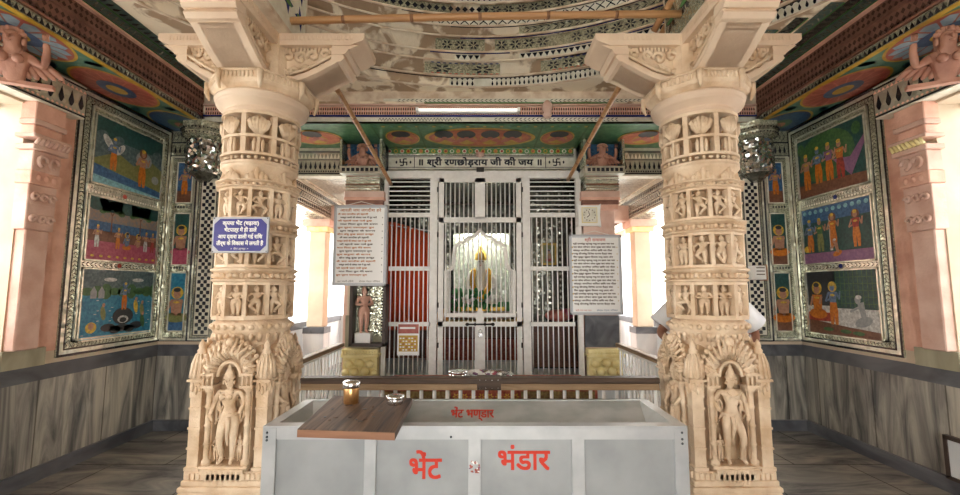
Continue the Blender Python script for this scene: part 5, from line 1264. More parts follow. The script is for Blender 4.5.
# ================================================================ SANCTUM GATE
YG = 5.30
G = lambda px, py: at(px, py, YG)
GB = 377.0
def gbar(b, p0, q0, p1, q1, m='gate', y0=-.02, y1=.02):
    A, B = G(p0, q0), G(p1, q1); b.box((A.x, YG + y0, B.z), (B.x, YG + y1, A.z), m)
zb = .40
root = empty('sanctum_gate', (0, YG, zb), 'tall silver painted double gate of thin vertical bars in front of the shrine', 'gate')
b = MB(); A, B = G(385, 172), G(580, 172)
gbar(b, 385, 171.5, 580, 178.5, y1=.04)
for p0, p1 in ((385, 389), (430.5, 438), (522, 529.5), (575, 580)):
    a_, b_ = G(p0, 178), G(p1, 178); b.box((a_.x, YG - .02, zb), (b_.x, YG + .04, a_.z), 'gate')
b.build('outer_frame', root)
b = MB(); gbar(b, 476.5, 168, 484, 172.5, 'darkmetal', -.04, -.02); b.build('top_catch', root)
def grille(name, p0, p1, top, split, rails, hbars=True):
    b = MB(); y = rails[0]; gbar(b, p0, y, p1, y + 4.2); r = b.build(name, root)
    for y in rails[1:]: b = MB(); gbar(b, p0, y, p1, y + 4.2); b.build('cross_rail', r)
    for k in range(7): y = 181.5 + k * 4.6; b = MB(); gbar(b, p0, y, p1, y + .9, 'bar', -.005, .005); b.build('horizontal_bar', r)
    b = MB(); n = 9; z1 = G(480, 216).z
    for k in range(n):
        x = G(p0, 260).x + (G(p1, 260).x - G(p0, 260).x) * (k + .5) / n
        b.tube([(x, YG, zb), (x, YG, z1)], .0078, 'bar', 8)
    b.build('vertical_bars', r)
grille('side_panel', 389, 430.5, 178, 213, (213, 266.5, 322)); grille('side_panel', 529.5, 575, 178, 213, (213, 266.5, 322))
def leaf(p0, p1, hinge):
    b = MB()
    z1 = G(480, 178.5).z
    for q0, q1 in ((p0, p0 + 5.2), (p1 - 5.2, p1)):
        
        a_, b_ = G(q0, 300), G(q1, 300)
        if (q0 == p0) == (hinge == p0): b.box((a_.x, YG - .018, zb + .01), (b_.x, YG + .018, z1), 'gate')
        else: b.box((a_.x, YG - .018, zb + .01), (b_.x, YG + .018, G(480, 322).z), 'gate'); b.box((a_.x, YG - .018, G(480, 219).z), (b_.x, YG + .018, z1), 'gate')
    for y, h in ((178.5, 4), (217.5, 5), (321.5, 5)): gbar(b, p0, y, p1, y + h, y0=-.018, y1=.018)
    a_, b_ = G(p0, 300), G(p1, 300); b.box((a_.x, YG - .018, zb + .01), (b_.x, YG + .018, zb + .06), 'gate')
    d = b.build('gate_leaf', root)
    b = MB(); n = 7
    for k in range(n):
        x = G(p0 + 5, 300).x + (G(p1 - 5, 300).x - G(p0 + 5, 300).x) * (k + .5) / n; b.tube([(x, YG, zb + .05), (x, YG, z1 - .03)], .0078, 'bar', 8)
    xm = G(480, 300).x + (-.018 if hinge == p0 else .018); b.tube([(xm, YG, G(480, 324).z), (xm, YG, G(480, 218).z)], .007, 'bar', 8)
    b.build('vertical_bars', d)
    b = MB()
    for y in (190, 235, 305, 345): c_ = G(hinge, y); b.lathe((c_.x, YG - .024, c_.z - .03), [(.010, 0), (.010, .06)], 'darkmetal', 8)
    b.build('hinge', d)
leaf(438, 480, 438); leaf(480, 522, 522)
# cusped arch trim over the two leaves
b = MB(); pts = [(446, 316), (446, 271), (450, 270), (453, 266), (453.5, 257), (455, 247), (460, 243), (464, 242.5), (468, 238), (474, 236.5), (480, 230)]
pl = [G(*p) for p in pts]; full_ = pl + [G(960 - p[0], p[1]) for p in pts[:-1][::-1]]
full_ = [Vector((p.x, YG - .028, p.z)) for p in full_]
b.tube(full_, .022, 'gate', 6, False)
inner = [Vector((p.x * .93, YG - .024, p.z - .03 if p.z > 2.0 else p.z)) for p in full_]
b.tube(inner, .008, 'gate', 6, False)
A, B = G(444, 313), G(516, 317); b.box((A.x, YG - .04, B.z), (B.x, YG - .018, A.z), 'gate')
b.build('cusped_arch_trim', root)
b = MB(); c_ = G(480, 318); 
lp = [(-.045, -.30), (.045, -.30), (.05, .02), (.03, .09), (0, .13), (-.03, .09), (-.05, .02)]
b.extrude([(c_.x + u, YG - .045, c_.z + v) for u, v in lp], (0, .025, 0), 'gate'); b.build('lock_plate', root)
b = MB(); c2 = G(480, 324); b.tube([(c2.x - .14, YG - .055, c2.z), (c2.x + .14, YG - .055, c2.z)], .010, 'darkmetal', 8)
for sx in (-1, 1): b.ball((c2.x + sx * .155, YG - .055, c2.z), (.024, .012, .02), 'darkmetal', 8, 5); b.ball((c2.x + sx * .06, YG - .05, c2.z), (.014, .016, .02), 'darkmetal', 8, 5)
b.build('sliding_bolt', root)
c3 = G(480.5, 334)
r2 = empty('padlock', (c3.x, YG - .07, c3.z), 'small steel padlock hanging from the bolt of the shrine gate', 'padlock')
b = MB(); b.box((c3.x - .028, YG - .082, c3.z - .03), (c3.x + .028, YG - .058, c3.z + .02), 'steel', .005); b.build('lock_body', r2)
b = MB(); b.tube([(c3.x - .018, YG - .07, c3.z + .01)] + [(c3.x + .018 * cos(a), YG - .07, c3.z + .04 + .022 * sin(a)) for a in [PI - PI * k / 6 for k in range(7)]] + [(c3.x + .018, YG - .07, c3.z + .01)], .005, 'steel', 6); b.build('shackle', r2)
# calendar sheet
r2 = empty('calendar_sheet', (G(408, 340).x, YG - .03, G(408, 355).z), 'small paper calendar with red heading hung on the left side of the shrine gate', 'calendar')
A, B = G(398, 323), G(419.5, 355); b = MB(); b.box((A.x, YG - .032, B.z), (B.x, YG - .026, A.z), 'paper')
a = Fr(b, (0, YG - .032, 0), (1, 0, 0), (0, 0, 1), (0, -1, 0), q=.001); w_ = B.x - A.x; h_ = A.z - B.z
a.rect(A.x + .01, A.z - h_ * .32, B.x - .01, A.z - .012, 'c_rose', 1); a.rect(A.x + .03, A.z - h_ * .18, B.x - .05, A.z - h_ * .12, 'signwhite', 2); a.rect(A.x + .02, B.z + h_ * .12, B.x - .02, B.z + h_ * .62, 'c_yel', 1)
for r in range(5):
    for q in range(6): a.rect(A.x + .03 + q * .035, B.z + h_ * .15 + r * h_ * .09, A.x + .052 + q * .035, B.z + h_ * .19 + r * h_ * .09, 'signwhite' if (q + r) % 3 else 'c_rose', 2)
b.build('printed_sheet', r2)
b = MB(); b.tube([(A.x + .06, YG - .03, A.z), ((A.x + B.x) / 2, YG - .028, A.z + .04), (B.x - .06, YG - .03, A.z)], .003, 'wire', 5); b.build('hanging_cord', r2)

# ================================================================ INSIDE THE SHRINE
def S(px, py, Y): return at(px, py, Y)
# back mirror wall, niche and altar
root = empty('shrine_altar', (0, 7.2, .40), 'stepped dark altar with green leaves in front of the bright niche', 'altar')
b = MB(); b.box((-1.5, 7.0, .40), (1.5, 7.59, .95), 'p_brown'); b.box((-.85, 6.8, .40), (.85, 7.0, .72), 'redcloth'); b.box((-1.52, 6.96, .93), (1.52, 7.59, .97), 'gold'); b.build('altar_steps', root)
b = MB(); A, B = S(453, 233, 7.55), S(510, 311, 7.55)
b.box((-1.58, 7.6, .97), (A.x, 7.68, 3.0), 'mirrord').box((B.x, 7.6, .97), (1.58, 7.68, 3.0), 'mirrord').box((A.x, 7.6, A.z), (B.x, 7.68, 3.0), 'mirrord')
a = Fr(b, (0, 7.6, 0), (1, 0, 0), (0, 0, 1), (0, -1, 0))
for x in [-1.5 + k * .13 for k in range(24)]:
    if A.x - .07 < x < B.x: continue
    a.row(x, 1.0, x + .05, 3.0, 'drop', 'mglass', 24, 2, True)
b.build('wall_shrine', kind=ST)
b = MB(); b.box((A.x, 7.95, B.z), (B.x, 8.0, A.z), 'nichemirror').box((A.x - .03, 7.6, B.z), (A.x, 8.0, A.z), 'nichemirror').box((B.x, 7.6, B.z), (B.x + .03, 8.0, A.z), 'nichemirror').box((A.x, 7.68, A.z + .14), (B.x, 8.0, A.z + .17), 'nichemirror').box((A.x, 7.95, A.z), (B.x, 8.0, A.z + .14), 'nichemirror').box((A.x, 7.6, B.z - .03), (B.x, 8.0, B.z), 'p_white')
b.build('trim_9', kind=ST)
b = MB()
for k in range(9): b.boxm((.09, .03, .16), TRS((A.x + (B.x - A.x) * (k + .5) / 9, 7.56, B.z + .08), 1), 'green')
random.seed(11)
for k in range(60): b.ball((random.uniform(A.x, B.x * .3), random.uniform(7.46, 7.56), B.z + random.uniform(.02, .36)), (.035, .02, .05), 'green', 6, 4)
b.build('green_leaves', root)
# niche lamp: a small tube fixed under the niche head
lx = (A.x + B.x) / 2
l = empty('niche_lamp', (lx, 7.72, A.z - .04), 'small bright tube lamp under the head of the shrine niche', 'lamp')
b = MB(); b.tube([(A.x + .1, 7.73, A.z + .08), (B.x - .1, 7.73, A.z + .08)], .02, 'lampw', 10); b.build('lamp_tube', l)
b = MB(); b.box((A.x + .06, 7.70, A.z + .11), (B.x - .06, 7.76, A.z + .135), 'signwhite'); b.build('lamp_holder', l)
# seated marble deity
px_ = S(481, 300, 7.75)
root = empty('seated_deity', (px_.x, 7.75, B.z), 'white seated deity image with orange garland and golden crown in the niche', 'statue')
zb_ = B.z; cxd = px_.x
J = [(0, 0, .16), (0, 0, .34), (0, -.02, .50), (0, -.02, .62), (0, -.03, .72), (0, 0, .80), (-.15, -.04, .12), (-.34, -.16, .10), (-.06, -.28, .09), (.15, -.04, .12), (.34, -.16, .10), (.06, -.28, .10), (-.18, -.01, .54), (-.25, -.04, .34), (-.08, -.18, .20), (.18, -.01, .54), (.25, -.04, .34), (.08, -.18, .20)]
E = [(0, 1), (1, 2), (2, 3), (3, 4), (4, 5), (0, 6), (6, 7), (7, 8), (0, 9), (9, 10), (10, 11), (2, 12), (12, 13), (13, 14), (2, 15), (15, 16), (16, 17)]
v, f = skin_body([(x * 1.05, y, z * 1.05) for x, y, z in J], E, [(.14, .11), .10, (.14, .10), .06, (.09, .10), .07, .10, .085, .06, .10, .085, .06, .065, .05, .045, .065, .05, .045], 0, 2)
b = MB(); b.merge((v, f), Matrix.Translation((cxd, 7.78, zb_ + .08)), 'idolstone')
for sx in (-1, 1): b.ball((cxd + sx * .033, 7.66, zb_ + .87), (.018, .01, .01), 'p_dark', 8, 4)
b.ball((cxd, 7.645, zb_ + .84), (.012, .02, .03), 'idolstone', 6, 4); b.ball((cxd, 7.655, zb_ + .80), (.03, .01, .008), 'c_red', 6, 4); b.build('body', root)
b = MB(); b.lathe((cxd, 7.77, zb_ + .90), [(.10, 0), (.115, .03), (.10, .06), (.105, .09), (.07, .15), (.06, .17), (.025, .22), (.03, .24), (.004, .28)], 'gold', 18); b.build('crown', root)
b = MB()
for s_ in (-1, 1):
    for k in range(15):
        t = k / 14; x = s_ * (.13 + .03 * sin(PI * t)) * (1 - t ** 3); b.ball((cxd + x, 7.62 - .06 * sin(PI * t * .8), zb_ + .70 - t * .50), .048, 'marigold', 8, 5)
b.build('garland', root)
b = MB(); b.box((cxd - .42, 7.50, zb_), (cxd + .42, 7.93, zb_ + .07), 'gold', .01); b.build('seat', root)
# hanging orange cloth inside the left side panel
A, B = S(384, 222, 5.75), S(431, 324, 5.75)
b = MB(); n = 46; vs = []; top = [0.0] * n
for k in range(n):
    t = k / (n - 1); x = A.x + (B.x - A.x) * t; y = 5.75 + .035 * sin(t * 46) + .015 * sin(t * 19)
    ztop = A.z - .22 * max(0, t - .15) ** 1.3
    vs += [(x, y, B.z - .08), (x, y, (B.z + ztop) / 2), (x, y * 1, ztop), (x, y + .012, ztop), (x, y + .012, B.z - .08)]
fs = [[k * 5 + j, (k + 1) * 5 + j, (k + 1) * 5 + (j + 1) % 5, k * 5 + (j + 1) % 5] for k in range(n - 1) for j in range(5)]
b.add(vs, fs, 'cloth', True); tag(b.build('hanging_cloth'), 'orange cloth hanging inside the gate on the left', 'curtain')
b = MB(); b.tube([(-1.57, 5.76, A.z + .01), (-.55, 5.76, A.z - .14)], .008, 'wire', 6); tag(b.build('curtain_cord'), 'thin cord carrying the orange cloth inside the gate', 'cord')
# cupboard-like mirror doors and small things on the right inside
root = empty('mirror_screen', (.98, 6.1, .40), 'tall mirrored screen panel standing inside the gate on the right', 'screen')
b = MB(); b.box((.62, 6.1, .40), (1.5, 6.14, 2.95), 'mirrord'); a = Fr(b, (0, 6.1, 0), (1, 0, 0), (0, 0, 1), (0, -1, 0))
for x in (.64, .80, .96, 1.12, 1.28, 1.42): a.row(x, 1.1, x + .05, 2.9, 'drop', 'mglass', 22, 2, True); a.rect(x + .07, .5, x + .085, 2.9, 'frameblack', 2)
a.rect(.62, .42, 1.5, 1.05, 'p_brown', 1)
b.build('mirror_face', root)
A, B = S(541, 243, 6.05), S(557, 265, 6.05)
root = empty('framed_picture', ((A.x + B.x) / 2, 6.07, B.z), 'small yellow framed picture hanging on the mirrored screen behind the gate', 'picture')
b = MB(); b.box((A.x, 6.06, B.z), (B.x, 6.09, A.z), 'c_yel', .004); b.build('picture_frame', root)
b = MB(); b.box((A.x + .03, 6.05, B.z + .03), (B.x - .03, 6.06, A.z - .03), 'p_olive'); a = Fr(b, (0, 6.05, 0), (1, 0, 0), (0, 0, 1), (0, -1, 0), q=.001); fig(a, (A.x + B.x) / 2, B.z + .05, .18, 'p_skin', 'p_red', 1, 'p_white', lay=1); b.build('canvas', root)
root = empty('offering_table', (.98, 5.95, .40), 'low dark table with pink bundle inside the gate on the right', 'table')
b = MB(); b.box((.66, 5.8, 1.02), (1.5, 6.05, 1.06), 'frameblack'); b.build('tabletop', root)
for x in (.69, 1.47):
    for y in (5.82, 6.03): b = MB(); b.box((x - .02, y - .02, .40), (x + .02, y + .02, 1.02), 'frameblack'); b.build('leg', root)
b = MB(); b.ball((1.08, 5.92, 1.14), (.20, .09, .085), 'c_pink', 14, 8); b.ball((1.2, 5.9, 1.17), (.10, .07, .07), 'p_pink', 10, 6); tag(b.build('cloth_bundle'), 'pink cloth bundle on the low dark table inside the gate', 'cloth')
# striking items behind the left panel
b = MB(); b.box((-1.56, 7.0, .98), (-.8, 7.4, 1.3), 'darkmetal', .02); tag(b.build('metal_chest'), 'dark metal chest standing on the altar behind the orange cloth', 'chest')
for k, (x, c_, lab) in enumerate(((-.62, 'copper', 'left copper pot standing on the altar in front of the niche'), (.66, 'steel', 'right steel pot standing on the altar in front of the niche'))):
    b = MB(); b.lathe((x, 7.15, .972), [(.05, 0), (.10, .03), (.12, .09), (.09, .15), (.05, .17), (.065, .20)], c_, 20); tag(b.build('water_pot'), lab, 'pot')

# ================================================================ PILASTERS BESIDE THE GATE
for sx in (-1, 1):
    nm = 'left' if sx < 0 else 'right'
    x0, x1 = (-1.645, -1.20) if sx < 0 else (1.265, 1.70); xc = (x0 + x1) / 2
    root = empty('gate_pilaster', (xc, 5.3, .40), 'stone pilaster with carved yellow foot on the %s of the shrine gate' % nm, 'pilaster')
    b = MB(); b.box((x0 + .02, 5.30, .40), (x1 - .02, 5.50, 2.66), 'pinklight' if sx > 0 else 'wallcream', .006)
    b.box((x0 + .01, 5.285, .80), (x1 - .01, 5.30, 1.18), 'greenmarble' if sx < 0 else 'darkmarble'); b.build('shaft', root)
    b = MB(); b.box((x0 - .0, 5.15, .40), (x1, 5.30, .44), 'cream', .006).box((x0 + .02, 5.19, .44), (x1 - .02, 5.30, .70), 'cream').box((x0 - .01, 5.13, .70), (x1 + .01, 5.30, .735), 'cream', .006).box((x0 + .01, 5.16, .735), (x1 - .01, 5.30, .79), 'cream', .006)
    for k in range(12): b.box((x0 + .02 + k * .034, 5.145, .705), (x0 + .04 + k * .034, 5.16, .765), 'cream')
    b.build('yellow_foot', root)
    b = MB()
    for u, z, r in ((-.13, .62, .045), (0, .63, .05), (.12, .62, .045), (-.06, .53, .05), (.07, .53, .05), (-.16, .52, .04), (.17, .52, .04)):
        b.ball((xc + u, 5.175, z), (r * 1.15, .045, r), 'cream', 10, 6); b.tube([(xc + u + r * .8 * cos(t), 5.165, z + r * .8 * sin(t)) for t in [j * .8 for j in range(7)]], .009, 'cream', 5)
    b.build('foot_carving', root)
    b = MB(); Z = lambda y: zat(y, 5.2)
    for ya, yb_, e, m_ in ((209, 204, .0, 'pink'), (204, 200, .01, 'pinkdeep'), (200, 197, .025, 'pink'), (197, 191, .02, 'pinklight')):
        b.box((x0 - e, 5.22 - e, Z(ya)), (x1 + e, 5.5, Z(yb_)), m_, .004)
    b.build('capital_moulding', root)
    b = MB(); b.box((x0 + .02, 5.12, Z(191)), (x1 - .02, 5.48, zat(173, 4.98)), 'mirrorg')
    for k in range(5):
        y = 190 - k * 3.0; b.box((x0 + .015, 5.105, Z(y)), (x1 - .015, 5.12, Z(y - 1.6)), ('steel', 'p_brown', 'mglass', 'steel', 'c_rose')[k]);
    b.build('mirror_strips', root)
    b = MB(); Z = lambda y: zat(y, 4.98); b.box((x0 - .02, 4.98, Z(173)), (x1 + .02, 5.48, Z(166)), 'white'); a = Fr(b, (0, 4.98, 0), (1, 0, 0), (0, 0, 1), (0, -1, 0))
    a.rect(x0 - .02, Z(173), x1 + .02, Z(166), 'mglass', 1); a.row(x0, Z(172), x1, Z(167), 'sq', 'dark', 8, 2); b.build('mirror_band', root)
    b = MB(); b.box((x0 - .03, 5.2, Z(166)), (x1 + .03, 5.36, 3.29), 'p_blue'); b.box((x0 - .03, 5.0, Z(166)), (x0, 5.36, 3.29), 'mirrorg').box((x1, 5.0, Z(166)), (x1 + .03, 5.36, 3.29), 'mirrorg')
    a = Fr(b, (x0 - .031 if sx > 0 else x1 + .031, 0, 0), (0, 1, 0), (0, 0, 1), (-sx, 0, 0)); a.row(5.02, 2.95, 5.34, 3.27, 'petal', 'dark', 4, 2)
    b.build('figure_niche', root)
    zf = Z(166)
    bb = empty('bracket_figure', (xc, 5.08, zf), 'pink carved bust with raised arms in a blue niche above the %s gate pilaster' % nm, 'sculpture', 'pink carved bracket figures')
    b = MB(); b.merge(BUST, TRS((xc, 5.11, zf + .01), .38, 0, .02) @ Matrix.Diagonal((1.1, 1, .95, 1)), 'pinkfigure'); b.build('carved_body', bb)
    b = MB(); b.box((xc - .17, 5.04, zf), (xc + .17, 5.18, zf + .03), 'pinkdeep', .004); b.build('base_block', bb)

# passage pillars and side stones seen through the passages
for sx in (-1, 1):
    nm = 'left' if sx < 0 else 'right'
    root = empty('passage_pillar', (sx * 2.62, 7.0, 0), 'plain pale square pillar in the bright %s passage' % nm, 'pillar', 'passage pillars')
    b = MB(); b.box((sx * 2.46, 6.86, 0), (sx * 2.78, 7.14, .88), 'palemarble', .006).box((sx * 2.45, 6.85, .80), (sx * 2.79, 7.15, .90), 'darkmarble'); b.build('marble_foot', root)
    b = MB(); b.box((sx * 2.49, 6.89, .90), (sx * 2.75, 7.11, 2.42), 'wallcream', .008); b.build('shaft', root)
    b = MB(); b.box((sx * 2.44, 6.84, 2.42), (sx * 2.80, 7.16, 2.50), 'cream', .006).box((sx * 2.40, 6.80, 2.50), (sx * 2.84, 7.20, 2.62), 'pinklight', .006); b.build('capital', root)
    root = empty('carved_passage_pillar', (sx * 2.05, 8.5, 0), 'carved pink pillar at the far end of the %s passage' % nm, 'pillar', 'passage pillars')
    b = MB(); b.box((sx * 1.9, 8.42, 0), (sx * 2.2, 8.7, .95), 'palemarble', .006); b.build('marble_foot', root)
    b = MB(); b.lathe((sx * 2.05, 8.56, 0), [(.12, .95), (.12, 1.3), (.14, 1.32), (.14, 1.4), (.11, 1.42), (.11, 1.9), (.15, 1.95), (.13, 2.0), (.12, 2.3), (.17, 2.36), (.17, 2.42), (.2, 2.6), (.2, 3.0)], 'pink', 8, False); b.build('shaft', root)

# ================================================================ BOARDS, CLOCK, CASE
def board(p0, q0, p1, q1, Y, label, title, tm, lines, bullets):
    A, B = at(p0, q0, Y), at(p1, q1, Y)
    root = empty('prayer_board', ((A.x + B.x) / 2, Y, B.z), label, 'sign', 'hymn boards')
    b = MB(); b.box((A.x, Y - .006, B.z), (B.x, Y + .012, A.z), 'paper'); w, h = B.x - A.x, A.z - B.z
    b.build('painted_sheet', root)
    b = MB()
    for (x0, z0, x1, z1) in ((A.x, B.z, B.x, B.z + .016), (A.x, A.z - .016, B.x, A.z), (A.x, B.z, A.x + .014, A.z), (B.x - .014, B.z, B.x, A.z)): b.box((x0 - .003, Y - .013, z0 - .003), (x1 + .003, Y + .014, z1 + .003), 'signframe')
    b.build('metal_frame', root)
    b = MB(); a = Fr(b, (0, Y - .006, 0), (1, 0, 0), (0, 0, 1), (0, -1, 0), q=.0008)
    for (x0, z0, x1, z1) in ((A.x + .022, B.z + .024, B.x - .022, B.z + .028), (A.x + .022, A.z - .028, B.x - .022, A.z - .024), (A.x + .022, B.z + .024, A.x + .026, A.z - .024), (B.x - .026, B.z + .024, B.x - .022, A.z - .024)): a.rect(x0, z0, x1, z1, 'p_blue', 1)
    write(a, title, (A.x + B.x) / 2, A.z - .075, .034, tm, w * .78 if bullets == 0 else w * .4, lay=2, bold=.0015)
    n = 19; st = (h - .19) / n
    random.seed(int(p0))
    for k in range(n):
        z = A.z - .115 - k * st; body = lines[k % len(lines)]
        if bullets == 0:
            mm = 'inkorange' if k % 2 == 0 else 'ink'; x = A.x + .04 + (.03 if k % 2 else 0); ww = w * random.uniform(.55, .74)
        else:
            mm = 'ink'; x = A.x + .045; ww = w * random.uniform(.74, .82)
        write(a, body, x, z, .017, mm, ww, False, 2, bold=.0022)
        if k % 2: a.ell(B.x - .05, z + .006, .006, .006, 'c_yel' if bullets else 'ink', 2, 8)
        if bullets and k % 2: a.ell(A.x + .034, z + .008, .009, .009, 'c_yel', 2, 8)
    write(a, 'श्री राम जय राम' if bullets else 'सदा भवानी दािहनी', A.x + .06, B.z + .04, .018, 'inkred' if bullets else 'ink', w * .3, False, 2); write(a, 'सेवक मंडल पिरवार', A.x + w * .5, B.z + .04, .018, 'p_blue' if bullets else 'ink', w * .4, False, 2)
    b.build('lettering', root)
    b = MB(); xc = (A.x + B.x) / 2; b.tube([(A.x + .12, Y + .004, A.z), (xc, Y + .012, A.z + .05), (B.x - .12, Y + .004, A.z)], .004, 'wire', 5); b.build('hanging_wire', root)
L1 = ['ॐ जय जगदीश हरे स्वामी', 'भक्त जनों के संकट पल में दूर करे', 'जो ध्यावे फल पावे दुख', 'मात िपता तुम मेरे शरण', 'तुम पूरण परमात्मा तुम', 'तुम करुणा के सागर', 'दीन बंधु दुख हरता ठाकुर']
L2 = ['श्री रामचंद्र कृपालु भजु मन हरण भव भय', 'नव कंज लोचन कंज मुख कर कंज पद', 'कंदर्प अगिणत अिमत छिव नव नील', 'भजु दीनबंधु िदनेश दानव दैत्य वंश', 'िसर मुकुट कुंडल ितलक चारु उदार अंग']
board(335, 205.5, 385.5, 285.5, 5.08, 'white hymn board with brown heading, hanging left of the shrine gate', 'आरती जय जगदीश हरे', 'inkorange', L1, 0)
board(569, 235, 623, 314.5, 5.08, 'white hymn board with red heading, hanging right of the shrine gate under the clock', 'श्री रामायण', 'inkred', L2, 1)
A, B = at(577, 203, 5.18), at(601, 228, 5.18); xc, zc = (A.x + B.x) / 2, (A.z + B.z) / 2
root = empty('wall_clock', (xc, 5.18, B.z), 'square white wall clock above the right hymn board', 'clock')
b = MB(); s_ = (B.x - A.x) / 2
fl = [(-s_, s_), (-s_ * .8, s_ * .86), (s_ * .8, s_ * .86), (s_, s_), (s_ * .9, 0), (s_, -s_), (s_ * .8, -s_ * .9), (-s_ * .8, -s_ * .9), (-s_, -s_), (-s_ * .9, 0)]
b.extrude([(xc + u, 5.16, zc + v) for u, v in fl], (0, .045, 0), 'signwhite'); b.build('flared_case', root)
b = MB(); b.box((xc - s_ * .66, 5.152, zc - s_ * .68), (xc + s_ * .66, 5.16, zc + s_ * .68), 'cream'); a = Fr(b, (0, 5.152, 0), (1, 0, 0), (0, 0, 1), (0, -1, 0), q=.001)
a.rect(xc - s_ * .6, zc - s_ * .62, xc + s_ * .6, zc + s_ * .62, 'white', 1)
for k in range(12):
    t = k * PI / 6; a.ell(xc + s_ * .48 * sin(t), zc + s_ * .48 * cos(t), .007, .007, 'ink', 2, 6)
b.build('dial', root)
b = MB(); a = Fr(b, (0, 5.149, 0), (1, 0, 0), (0, 0, 1), (0, -1, 0), q=.001); a.bar(xc - .004, zc, xc + .004, zc + .01, .001, 'ink'); a.line((xc, zc), (xc - .014, zc + .05), .008, 'ink', 1); a.line((xc, zc), (xc - .032, zc - .028), .009, 'ink', 2); b.build('clock_hands', root)
# dark framed glass case with a small pink statue
A, B = at(350.5, 284, 5.1), at(385, 346.5, 5.1)
root = empty('glass_case', ((A.x + B.x) / 2, 5.2, B.z), 'dark framed upright glass case below the left hymn board with a pink statue inside', 'display case')
b = MB()
for (x0, z0, x1, z1) in ((A.x, B.z, B.x, B.z + .035), (A.x, A.z - .03, B.x, A.z), (A.x, B.z, A.x + .035, A.z), (B.x - .035, B.z, B.x, A.z)): b.box((x0, 5.085, z0), (x1, 5.275, z1), 'frameblack')
b.build('case_frame', root)
b = MB(); b.box((A.x + .03, 5.255, B.z + .03), (B.x - .03, 5.272, A.z - .03), 'mirrorg'); a = Fr(b, (0, 5.255, 0), (1, 0, 0), (0, 0, 1), (0, -1, 0))
a.row(B.x - .18, B.z + .1, B.x - .12, A.z - .05, 'chev', 'dark', 14, 2, True); a.row(B.x - .09, B.z + .1, B.x - .05, A.z - .05, 'drop', 'dark', 16, 2, True); a.rect(A.x + .03, B.z + .03, B.x - .03, B.z + .11, 'greenmarble', 2)
b.build('mirror_back', root)
root = empty('pink_statuette', (A.x + .15, 5.19, B.z + .035), 'slim pink statuette standing in the dark framed glass case', 'statue')
b = MB(); b.box((A.x + .05, 5.14, B.z + .035), (A.x + .24, 5.26, B.z + .15), 'signwhite', .005); b.build('white_base', root)
b = MB(); b.merge(SMALL[2], TRS((A.x + .14, 5.20, B.z + .145), .56, .5), 'pink'); b.build('carved_body', root)

# ================================================================ TABLE BEHIND THE RAILING
root = empty('cloth_table', (.15, 4.1, 0), 'low table under a maroon and yellow printed cloth behind the front railing', 'table')
b = MB(); b.box((-.85, 3.80, .62), (1.0, 4.35, .655), 'redcloth', .006); b.build('tabletop', root)
for x in (-.8, .95):
    for y in (3.85, 4.3): b = MB(); b.box((x - .025, y - .025, 0), (x + .025, y + .025, .62), 'raillight'); b.build('leg', root)
b = MB(); n = 60; vs = []
for k in range(n + 1):
    x = -.86 + 1.87 * k / n; y = 3.79 - .012 * sin(k * .9)
    vs += [(x, y, .657), (x, y - .01 * (k % 2), .18), (x, y + .008, .18), (x, y + .008, .657)]
fs = [[k * 4 + j, (k + 1) * 4 + j, (k + 1) * 4 + (j + 1) % 4, k * 4 + (j + 1) % 4] for k in range(n) for j in range(4)]
for k in range(0, n): pass
b.add(vs, fs, 'redcloth', True)
a = Fr(b, (0, 3.772, 0), (1, 0, 0), (0, 0, 1), (0, -1, 0)); a.rect(-.84, .50, -.25, .63, 'yelcloth', 1); a.rect(.35, .50, .98, .63, 'yelcloth', 1); a.row(-.24, .55, .34, .62, 'petal', 'c_yel', 8, 2)
b.build('hanging_cloth', root)
p = onz(458, 379, .657)
root = empty('steel_container', p, 'round steel container with a flat lid on the table behind the railing', 'container')
b = MB(); b.lathe(p, [(.078, 0), (.085, .01), (.085, .055), (.08, .058)], 'steel', 28); b.build('container_body', root)
b = MB(); b.lathe(p, [(.09, .055), (.094, .06), (.094, .078), (.085, .085), (.001, .088)], 'steel', 28); b.build('lid', root)
p = onz(491, 378.5, .657) 
root = empty('offering_tray', p, 'wide shallow steel tray with flower petals on the table behind the railing', 'tray')
b = MB(); b.lathe(p, [(.14, 0), (.17, .005), (.20, .035), (.212, .045), (.205, .048), (.19, .036), (.16, .012), (.001, .010)], 'steel', 36, cap=False); b.build('tray_dish', root)
b = MB(); random.seed(2)
for k in range(30):
    t = random.uniform(0, 2 * PI); r = random.uniform(.03, .17); b.ball(p + Vector((r * cos(t), r * sin(t) * .9, .03 + random.uniform(0, .02))), (.02, .016, .012), random.choice(('p_pink', 'p_purple', 'signwhite')), 6, 4)
tag(b.build('flower_petals'), 'pink and white flower petals heaped in the steel tray', 'flowers', kind='stuff')
p = onz(473, 377, .657); b = MB()
for k in range(5): b.ball(p + Vector((-.03 + .02 * k, 0, .03 + .012 * (k % 2))), (.045, .03, .035), 'signwhite', 10, 6)
tag(b.build('crumpled_cloth'), 'crumpled white cloth between the steel container and the tray', 'cloth')

